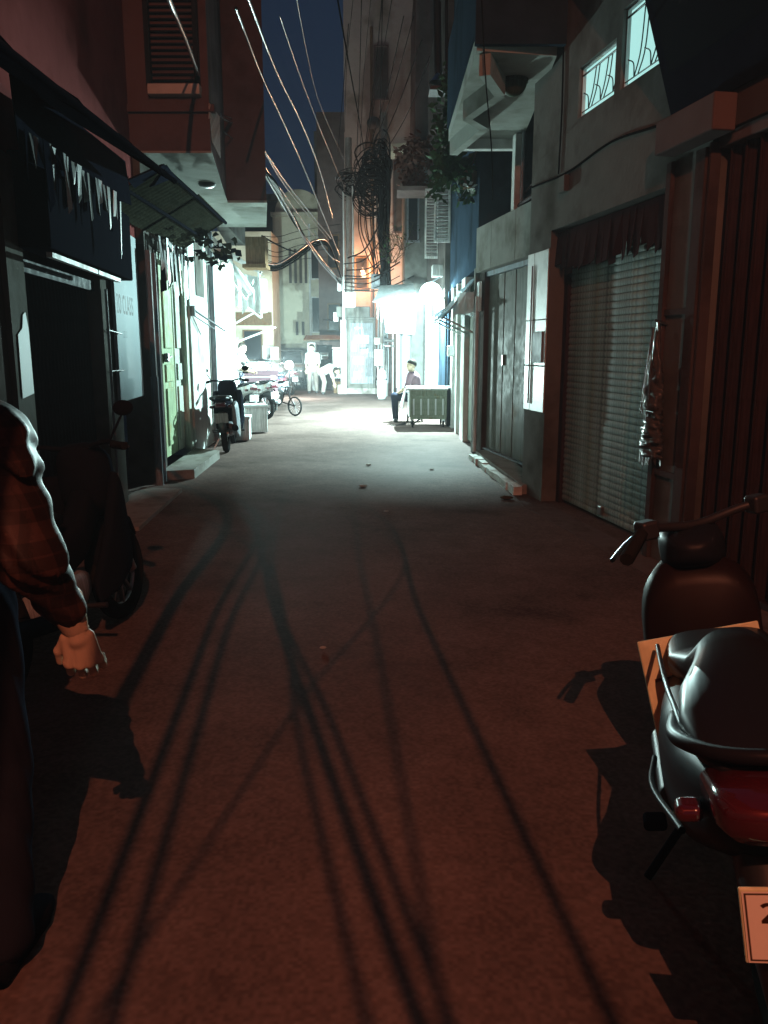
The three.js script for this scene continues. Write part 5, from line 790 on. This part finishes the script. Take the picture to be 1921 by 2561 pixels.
// ---------------------------------------------------------------- people
function field(bones, b, res, k, noise) { // smooth union of tapered capsules -> geometry ; b = [x0,x1,y0,y1,z0,z1]
  const mc = new MarchingCubes(res, new THREE.MeshBasicMaterial(), false, false, 400000); mc.isolation = 0; const n = mc.size, half = mc.halfsize, f = mc.field; const cx = (b[0] + b[1]) / 2, cy = (b[2] + b[3]) / 2, cz = (b[4] + b[5]) / 2, ex = (b[1] - b[0]) / 2, ey = (b[3] - b[2]) / 2, ez = (b[5] - b[4]) / 2;
  const B = bones.map(q => { const [a, ra, c, rb_] = q; const d = [c[0] - a[0], c[1] - a[1], c[2] - a[2]]; return { a, d, l2: d[0] ** 2 + d[1] ** 2 + d[2] ** 2 || 1e-9, ra, rb: rb_, sx: q[4] ?? 1 }; });
  for (let kz = 0; kz < n; kz++) for (let ky = 0; ky < n; ky++) for (let kx = 0; kx < n; kx++) {
    const x = cx + (kx - half) / half * ex, y = cy + (ky - half) / half * ey, z = cz + (kz - half) / half * ez; let D = 1e3;
    for (const q of B) { const px = x - q.a[0], py = y - q.a[1], pz = z - q.a[2]; let t = (px * q.d[0] + py * q.d[1] + pz * q.d[2]) / q.l2; t = t < 0 ? 0 : t > 1 ? 1 : t; const dx = (px - q.d[0] * t), dy = py - q.d[1] * t, dz = (pz - q.d[2] * t) / q.sx; const r = q.ra + (q.rb - q.ra) * t, d = Math.sqrt(dx * dx + dy * dy + dz * dz) - r; const h = Math.max(0, Math.min(1, 0.5 + 0.5 * (D - d) / k)); D = D * (1 - h) + d * h - k * h * (1 - h); }
    if (noise) D += noise(x, y, z); f[kx + ky * n + kz * n * n] = -D;
  }
  mc.update(); let p = mc.positionArray.slice(0, mc.count * 3); for (let i = 0; i < p.length; i += 3) { p[i] = cx + p[i] * ex; p[i + 1] = cy + p[i + 1] * ey; p[i + 2] = cz + p[i + 2] * ez; }
  let g = new THREE.BufferGeometry(); g.setAttribute('position', new THREE.Float32BufferAttribute(p, 3)); g = mergeVertices(g, 1e-5); g.computeVertexNormals(); return g;
}
function handBones(w, dir, side, curl = 0.5) { // wrist point, direction of the hand, side the thumb is on (unit x sign); fingers hang and curl
  const D = V(...dir).normalize(), S = V(side, 0, 0.25).normalize(), N = D.clone().cross(S).normalize(); const P = (a, b, c) => { const q = V(...w).addScaledVector(D, a).addScaledVector(S, b).addScaledVector(N, c); return [q.x, q.y, q.z]; }; const bones = [[P(-0.075, 0, 0), 0.031, P(-0.02, 0, 0), 0.0275], [P(-0.02, 0, 0), 0.0275, P(0.02, 0, 0), 0.027], [P(0.02, 0.022, 0), 0.017, P(0.085, 0.030, 0), 0.013], [P(0.02, 0, 0), 0.02, P(0.09, 0.008, 0), 0.013], [P(0.02, -0.01, 0), 0.019, P(0.087, -0.013, 0), 0.013], [P(0.02, -0.022, 0), 0.016, P(0.078, -0.033, 0), 0.012]];
  [[0.036, 0.080, 0.042], [0.012, 0.088, 0.048], [-0.013, 0.085, 0.045], [-0.037, 0.074, 0.034]].forEach(([s, a, L]) => { const c1 = curl, c2 = curl * 2.1; const p0 = P(a, s, 0), p1 = P(a + L * Math.cos(c1 * 0.6), s, L * Math.sin(c1 * 0.6)), p2 = P(a + L * Math.cos(c1 * 0.6) + L * 0.7 * Math.cos(c1 * 1.5), s * 0.97, L * Math.sin(c1 * 0.6) + L * 0.7 * Math.sin(c1 * 1.5)), p3 = P(a + L * Math.cos(c1 * 0.6) + L * 0.7 * Math.cos(c1 * 1.5) + L * 0.5 * Math.cos(c2), s * 0.95, L * Math.sin(c1 * 0.6) + L * 0.7 * Math.sin(c1 * 1.5) + L * 0.5 * Math.sin(c2)); bones.push([p0, 0.0096, p1, 0.0088], [p1, 0.0088, p2, 0.0080], [p2, 0.0080, p3, 0.0070]); });
  bones.push([P(0.025, 0.028, 0.004), 0.014, P(0.055, 0.05, 0.014), 0.011], [P(0.055, 0.05, 0.014), 0.011, P(0.085, 0.054, 0.024), 0.009]); return bones;
}
function headBones(c, f) { // centre of the skull, facing unit [x,z]
  const [fx, fz] = f, R = [-fz, fx], P = (a, u, s) => [c[0] + fx * a + R[0] * s, c[1] + u, c[2] + fz * a + R[1] * s];
  return [[P(-0.02, 0.02, 0), 0.088, P(0.015, 0.0, 0), 0.082], [P(0.02, -0.02, 0), 0.07, P(0.045, -0.085, 0), 0.042], [P(0.082, 0.0, 0), 0.011, P(0.104, -0.035, 0), 0.014], [P(0.075, -0.072, -0.015), 0.012, P(0.075, -0.072, 0.015), 0.012], [P(-0.005, 0.012, 0.086), 0.011, P(-0.01, -0.028, 0.084), 0.010], [P(-0.005, 0.012, -0.086), 0.011, P(-0.01, -0.028, -0.084), 0.010], [P(0.07, 0.025, 0.03), 0.016, P(0.07, 0.025, -0.03), 0.016]];
}
function eyes(o, c, f) { const [fx, fz] = f, R = [-fz, fx]; for (const s of [-1, 1]) part(o, 'eye', [new THREE.SphereGeometry(0.011, 10, 8).translate(c[0] + fx * 0.082 + R[0] * 0.031 * s, c[1] + 0.0, c[2] + fz * 0.082 + R[1] * 0.031 * s)], M.black); }
// ---- person standing at the edge, back to the viewer
{
  const X = -1.045, Z = -1.78; const h = grp('person', 'person in a shiny brown jacket and navy trousers standing with one arm hanging down', 'person', [0, 0, 0]);
  const sh = [X + 0.20, 1.30, Z + 0.02], el = [X + 0.275, 1.06, Z + 0.06], wr = [X + 0.335, 0.865, Z - 0.02], sl = [X - 0.20, 1.30, Z], el2 = [X - 0.27, 1.1, Z - 0.03], wr2 = [X - 0.22, 0.95, Z - 0.22];
  const head = [X - 0.03, 1.56, Z - 0.05], F = [0, -1];
  const core = [[[X, 0.95, Z], 0.125, [X, 1.2, Z], 0.13], [[X, 1.2, Z], 0.13, [X, 1.34, Z], 0.11], [[X - 0.15, 1.345, Z], 0.07, [X + 0.15, 1.345, Z], 0.07], [[X, 1.32, Z], 0.06, [X - 0.02, 1.46, Z - 0.03], 0.05]];
  const arm = (s, e, w) => [[s, 0.052, e, 0.042], [e, 0.042, w, 0.029]];
  const legs = []; for (const s of [-1, 1]) legs.push([[X + s * 0.09, 0.93, Z], 0.095, [X + s * 0.11, 0.5, Z - 0.02], 0.06], [[X + s * 0.11, 0.5, Z - 0.02], 0.06, [X + s * 0.115, 0.09, Z + 0.03], 0.04]);
  const bodyG = field([...core, ...arm(sh, el, wr), ...arm(sl, el2, wr2), ...legs], [X - 0.42, X + 0.42, 0.0, 1.56, Z - 0.4, Z + 0.3], 72, 0.03);
  const headG = field([...headBones(head, F), [[X - 0.02, 1.44, Z - 0.03], 0.05, [head[0], 1.51, head[2]], 0.052]], [head[0] - 0.14, head[0] + 0.14, 1.40, 1.70, head[2] - 0.15, head[2] + 0.15], 64, 0.02);
  const hand1 = field(handBones(wr, [0.12, -1, -0.05], -1, 1.05), [wr[0] - 0.1, wr[0] + 0.13, wr[1] - 0.22, wr[1] + 0.11, wr[2] - 0.13, wr[2] + 0.13], 96, 0.006);
  const hand2 = field(handBones(wr2, [0.1, -0.8, -0.6], 1, 0.6), [wr2[0] - 0.12, wr2[0] + 0.14, wr2[1] - 0.2, wr2[1] + 0.06, wr2[2] - 0.22, wr2[2] + 0.1], 60, 0.008);
  part(h, 'body', [bodyG, headG, hand1, hand2], M.skin); eyes(h, head, F);
  const wrinkle = (x, y, z) => 0.007 * Math.sin(y * 74 + x * 46 + 4 * Math.sin(x * 21 + z * 17)) * Math.sin(y * 17 + x * 9) + 0.005 * Math.sin(x * 70 + y * 40 + z * 55);
  const cuff = [wr[0] - 0.012, wr[1] + 0.045, wr[2] + 0.01], cuff2 = [wr2[0] - 0.01, wr2[1] + 0.04, wr2[2] + 0.05];
  part(h, 'jacket', [field([[[X, 0.90, Z], 0.165, [X, 1.15, Z + 0.02], 0.175], [[X, 1.15, Z + 0.02], 0.175, [X, 1.28, Z + 0.01], 0.14], [[X - 0.17, 1.30, Z], 0.09, [X + 0.17, 1.30, Z], 0.09], [[X, 1.34, Z], 0.08, [X - 0.01, 1.42, Z], 0.07], [sh, 0.085, el, 0.062], [el, 0.062, cuff, 0.042], [sl, 0.085, el2, 0.062], [el2, 0.062, cuff2, 0.042]], [X - 0.42, X + 0.42, 0.7, 1.58, Z - 0.36, Z + 0.3], 100, 0.035, wrinkle)], M.jacket);
  part(h, 'trousers', [field([[[X - 0.06, 0.92, Z], 0.13, [X + 0.06, 0.92, Z], 0.13], ...[-1, 1].flatMap(s => [[[X + s * 0.09, 0.9, Z], 0.115, [X + s * 0.11, 0.5, Z - 0.02], 0.085], [[X + s * 0.11, 0.5, Z - 0.02], 0.085, [X + s * 0.115, 0.1, Z + 0.03], 0.075]])], [X - 0.34, X + 0.34, 0.02, 1.08, Z - 0.26, Z + 0.26], 64, 0.025, (x, y, z) => 0.003 * Math.sin(y * 30 + x * 40 + 3 * Math.sin(z * 30)))], M.navy);
  for (const s of [-1, 1]) part(h, 'shoe', [loft([{ z: Z - 0.2, w: 0.03, y0: 0.0, y1: 0.05, x: X + s * 0.12, e: 0.7 }, { z: Z - 0.12, w: 0.05, y0: 0, y1: 0.075, x: X + s * 0.12, e: 0.7 }, { z: Z + 0.0, w: 0.045, y0: 0, y1: 0.1, x: X + s * 0.117, e: 0.7 }, { z: Z + 0.09, w: 0.04, y0: 0, y1: 0.09, x: X + s * 0.115, e: 0.7 }], 18)], M.matt);
  part(h, 'hair', [field([[[head[0], 1.595, head[2] + 0.025], 0.096, [head[0], 1.59, head[2] - 0.015], 0.088], [[head[0] - 0.05, 1.52, head[2] + 0.06], 0.045, [head[0] + 0.05, 1.52, head[2] + 0.06], 0.045]], [head[0] - 0.14, head[0] + 0.14, 1.44, 1.72, head[2] - 0.14, head[2] + 0.15], 40, 0.02)], M.hair);
  part(h, 'zip_pull', [rb(X + 0.13, X + 0.16, 0.905, 0.912, Z + 0.115, Z + 0.125, 0.002), rb(X + 0.135, X + 0.165, 0.87, 0.877, Z + 0.115, Z + 0.125, 0.002)], M.steel);
}
// ---- far people, a few dozen pixels tall
function farPerson(label, j, top, legs, hairless) {
  const h = grp('person', label, 'person', [0, 0, 0]); const b = [1e3, -1e3, 1e3, -1e3, 1e3, -1e3]; for (const p of Object.values(j)) for (let i = 0; i < 3; i++) { b[i * 2] = Math.min(b[i * 2], p[i] - 0.22); b[i * 2 + 1] = Math.max(b[i * 2 + 1], p[i] + 0.22); }
  const F = j.face ? [j.face[0] - j.head[0], j.face[2] - j.head[2]] : [0, 1]; const n = Math.hypot(...F); F[0] /= n; F[1] /= n; const jj = { ...j }; delete jj.face;
  const limbs = [[j.pelvis, 0.12, j.chest, 0.125, 0.8], [j.shL, 0.055, j.shR, 0.055], [j.chest, 0.06, j.head, 0.05], [j.shL, 0.05, j.elL, 0.04], [j.elL, 0.04, j.haL, 0.028], [j.shR, 0.05, j.elR, 0.04], [j.elR, 0.04, j.haR, 0.028], [j.hipL, 0.085, j.knL, 0.055], [j.knL, 0.055, j.ftL, 0.038], [j.hipR, 0.085, j.knR, 0.055], [j.knR, 0.055, j.ftR, 0.038]];
  part(h, 'body', [field([...limbs, ...headBones(j.head, F)], b, 60, 0.03), ...['L', 'R'].map(s => { const w = j['ha' + s], e = j['el' + s]; return field(handBones(w, [w[0] - e[0], w[1] - e[1], w[2] - e[2]], s === 'L' ? 1 : -1, 0.5), [w[0] - 0.15, w[0] + 0.15, w[1] - 0.17, w[1] + 0.15, w[2] - 0.17, w[2] + 0.17], 48, 0.008); })], M.skin); eyes(h, j.head, F);
  part(h, 'shirt', [field([[j.pelvis, 0.145, j.chest, 0.15, 0.85], [j.shL, 0.08, j.shR, 0.08], [j.shL, 0.072, j.elL, 0.06], [j.shR, 0.072, j.elR, 0.06]], b, 54, 0.03)], top);
  part(h, 'trousers', [field([[j.hipL, 0.11, j.hipR, 0.11], [j.hipL, 0.10, j.knL, 0.075], [j.knL, 0.075, j.ftL, 0.06], [j.hipR, 0.10, j.knR, 0.075], [j.knR, 0.075, j.ftR, 0.06]], b, 54, 0.025)], legs);
  part(h, 'hair', [new THREE.SphereGeometry(0.104, 18, 12, 0, 6.283, 0, 1.75).rotateX(-0.45 * F[1]).rotateZ(0.45 * F[0]).translate(j.head[0] - F[0] * 0.012, j.head[1] + 0.022, j.head[2] - F[1] * 0.012)], M.hair);
  for (const s of ['L', 'R']) part(h, 'shoe', [rb(j['ft' + s][0] - 0.045, j['ft' + s][0] + 0.045, 0.0, 0.08, j['ft' + s][2] - 0.1, j['ft' + s][2] + 0.12, 0.03)], M.black);
}
{ // seated at the cart, facing the road
  const x = 0.60, z = -17.15;
  farPerson('person in a plum top seated behind the handcart looking to the road', { pelvis: [x + 0.05, 0.5, z], chest: [x, 0.88, z + 0.02], head: [x - 0.04, 1.16, z + 0.05], face: [x - 0.2, 1.16, z + 0.12], shL: [x - 0.05, 0.95, z + 0.16], shR: [x + 0.02, 0.95, z - 0.16], elL: [x - 0.13, 0.72, z + 0.22], elR: [x - 0.06, 0.7, z - 0.2], haL: [x - 0.3, 0.6, z + 0.12], haR: [x - 0.3, 0.58, z - 0.1], hipL: [x, 0.5, z + 0.09], hipR: [x, 0.5, z - 0.09], knL: [x - 0.38, 0.52, z + 0.11], knR: [x - 0.38, 0.52, z - 0.09], ftL: [x - 0.36, 0.07, z + 0.12], ftR: [x - 0.36, 0.07, z - 0.09] }, M.shirtPlum, M.navy);
  const s = grp('stool', 'low plastic stool under the person seated behind the handcart', 'stool', [x + 0.04, 0, z]); part(s, 'seat', [rb(-0.16, 0.16, 0.35, 0.385, -0.16, 0.16, 0.02)], M.redPaint); for (const a of [-1, 1]) for (const b of [-1, 1]) part(s, 'leg', [rod([a * 0.12, 0.36, b * 0.12], [a * 0.15, 0, b * 0.15], 0.018)], M.redPaint);
}
{ // standing in white before the low shop
  const x = -2.42, z = -28.2;
  farPerson('person in a long white shirt standing before the low brown shop', { pelvis: [x, 0.84, z], chest: [x, 1.22, z], head: [x - 0.02, 1.52, z + 0.02], face: [x - 0.1, 1.5, z + 0.2], shL: [x + 0.17, 1.28, z], shR: [x - 0.17, 1.28, z], elL: [x + 0.22, 1.02, z], elR: [x - 0.22, 1.02, z], haL: [x + 0.2, 0.8, z + 0.08], haR: [x - 0.2, 0.8, z + 0.08], hipL: [x + 0.09, 0.84, z], hipR: [x - 0.09, 0.84, z], knL: [x + 0.12, 0.46, z + 0.02], knR: [x - 0.12, 0.46, z], ftL: [x + 0.13, 0.07, z], ftR: [x - 0.13, 0.07, z] }, M.shirtWhite, M.khaki);
}
{ // bending
  const x = -1.95, z = -27.6;
  farPerson('person in pale clothes bending down beside the menu board', { pelvis: [x - 0.12, 0.72, z], chest: [x + 0.16, 0.86, z], head: [x + 0.38, 0.76, z + 0.05], face: [x + 0.5, 0.7, z + 0.1], shL: [x + 0.18, 0.86, z - 0.16], shR: [x + 0.18, 0.84, z + 0.16], elL: [x + 0.24, 0.6, z - 0.16], elR: [x + 0.24, 0.58, z + 0.17], haL: [x + 0.3, 0.36, z - 0.1], haR: [x + 0.3, 0.34, z + 0.12], hipL: [x - 0.12, 0.72, z - 0.09], hipR: [x - 0.12, 0.72, z + 0.09], knL: [x - 0.04, 0.4, z - 0.1], knR: [x - 0.02, 0.4, z + 0.11], ftL: [x - 0.1, 0.07, z - 0.1], ftR: [x - 0.06, 0.07, z + 0.12] }, M.shirtWhite, M.khaki);
}
for (const [i, x, z] of [[0, -3.35, -18.1], [1, -3.75, -21.7]]) farPerson(['person in white sitting astride the second pale motorbike', 'person in a grey top sitting astride the fourth motorbike'][i], { pelvis: [x, 0.86, z], chest: [x + 0.03, 1.24, z], head: [x + 0.08, 1.52, z + 0.02], face: [x + 0.3, 1.5, z + 0.1], shL: [x + 0.03, 1.3, z - 0.18], shR: [x + 0.03, 1.3, z + 0.18], elL: [x + 0.2, 1.08, z - 0.24], elR: [x + 0.2, 1.08, z + 0.24], haL: [x + 0.42, 1.02, z - 0.22], haR: [x + 0.42, 1.02, z + 0.22], hipL: [x, 0.84, z - 0.1], hipR: [x, 0.84, z + 0.1], knL: [x + 0.34, 0.62, z - 0.2], knR: [x + 0.34, 0.62, z + 0.2], ftL: [x + 0.2, 0.12, z - 0.24], ftR: [x + 0.2, 0.12, z + 0.24] }, i ? M.plasterGrey : M.shirtWhite, M.navy);

// ---------------------------------------------------------------- lamps
{
  const h = grp('street_lamp', 'bright white street lamp above the handcart, its globe enlarged for the glare', 'street lamp', [0, 0, 0]);
  part(h, 'unseen_top_shade', [new THREE.CylinderGeometry(0.215, 0.215, 0.012, 32).translate(WHITE.pos[0], WHITE.pos[1] + 0.024, WHITE.pos[2])], M.black);  // disc unseen inside the globe, placed to keep light off upper walls
  const ring = []; for (let i = 0; i < 24; i++) { const a = 0.5 + i / 24 * 1.44, b = 0.5 + (i + 1) / 24 * 1.44, q = (t, y) => [WHITE.pos[0] + 0.205 * Math.cos(t), y, WHITE.pos[2] + 0.205 * Math.sin(t)]; ring.push(slab4(q(a, WHITE.pos[1] - 0.025), q(b, WHITE.pos[1] - 0.025), q(b, WHITE.pos[1] - 0.062), q(a, WHITE.pos[1] - 0.062), 0.004)); }
  part(h, 'unseen_side_baffle', ring, M.black);  // band unseen inside the globe, placed to darken the near road
  part(h, 'driver_box', [rb(1.0, 1.24, 2.96, 3.2, -17.95, -17.6, 0.02)], M.whitePaint);
  part(h, 'arm', [rod([1.2, 2.98, -17.78], [0.99, 2.86, -17.76], 0.018)], M.greyPaint);
  const gl = new THREE.MeshStandardMaterial({ color: 0xffffff, emissive: WHITE.color, emissiveIntensity: 10 });
  part(h, 'globe', [new THREE.SphereGeometry(0.235, 32, 24).translate(...WHITE.pos)], gl);  // globe enlarged to stand for the glare of the lamp
  const l = new THREE.PointLight(WHITE.color, WHITE.cd, 0, 2); l.position.set(...WHITE.pos); l.castShadow = true; l.shadow.radius = 0.5; h.add(l); l.name = 'light';
}
for (const [K, lab] of [[LANTERN, 'round white glowing lantern on the stall table beyond the motorbikes'], [LANTERN2, 'smaller round glowing lantern on a stand farther down the alley']]) {
  const h = grp('lantern', lab, 'lantern', [0, 0, 0], 0, 'round glowing lanterns'); const [x, y, z] = K.pos;
  part(h, 'shade', [new THREE.SphereGeometry(0.135, 24, 16).translate(x, y, z)], new THREE.MeshStandardMaterial({ color: 0xffffff, emissive: K.color, emissiveIntensity: 9 }));
  if (K === LANTERN) part(h, 'cap', [new THREE.ConeGeometry(0.30, 0.07, 24).translate(x, y + 0.165, z)], M.black);  // added to hold lantern light down, away from the sky
  part(h, 'foot', [K === LANTERN ? rod([x, 0.88, z], [x, y - 0.12, z], 0.03) : rod([x, 0, z], [x, y - 0.12, z], 0.025)], M.black);
  const l = new THREE.PointLight(K.color, K.cd, 0, 2); l.position.set(x, y, z); l.castShadow = true; l.shadow.radius = 3; l.name = 'light'; h.add(l);
}
{
  const h = grp('unseen_wall_bulb', 'unseen warm orange bulb placed to light the tall house wall low down', 'lamp', [0, 0, 0]);
  part(h, 'bracket', [rod([UNSEEN_BULB.pos[0], UNSEEN_BULB.pos[1] + 0.1, UNSEEN_BULB.pos[2]], [UNSEEN_BULB.pos[0], UNSEEN_BULB.pos[1] + 0.25, -30], 0.015)], M.black);
  part(h, 'bulb', [new THREE.SphereGeometry(0.06, 14, 10).translate(...UNSEEN_BULB.pos)], new THREE.MeshStandardMaterial({ color: 0xffffff, emissive: UNSEEN_BULB.color, emissiveIntensity: 12 }));
  const l = new THREE.PointLight(UNSEEN_BULB.color, UNSEEN_BULB.cd, 0, 2); l.position.set(...UNSEEN_BULB.pos); l.castShadow = true; l.shadow.radius = 3; l.name = 'light'; h.add(l);
}
{ // the orange street lamp, out of view behind the viewer, lights the near road
  const h = grp('unseen_sodium_lamp', 'unseen orange sodium street lamp behind the viewer, placed to light the near road', 'street lamp', [0, 0, 0]);
  const [x, y, z] = SODIUM.pos;
  part(h, 'pole', [rod([1.7, 0, z + 0.6], [1.7, y + 0.6, z + 0.6], 0.16, 0.11, 14)], M.concrete);
  part(h, 'arm', [tube([[1.7, y + 0.3, z + 0.6], [1.2, y + 0.6, z + 0.4], [x, y + 0.32, z]], 0.03, 16, 8)], M.greyPaint);
  part(h, 'hood', [rb(x - 0.14, x + 0.14, y + 0.14, y + 0.28, z - 0.3, z + 0.2, 0.04)], M.greyPaint);
  part(h, 'bulb', [new THREE.SphereGeometry(0.06, 16, 12).translate(x, y, z)], new THREE.MeshStandardMaterial({ color: 0xffffff, emissive: SODIUM.color, emissiveIntensity: 20 }));
  const l = new THREE.PointLight(SODIUM.color, SODIUM.cd, 0, 2); l.position.set(x, y, z); l.castShadow = true; l.shadow.radius = 0.7; l.name = 'light'; h.add(l);
}
renderer.render(scene, camera);
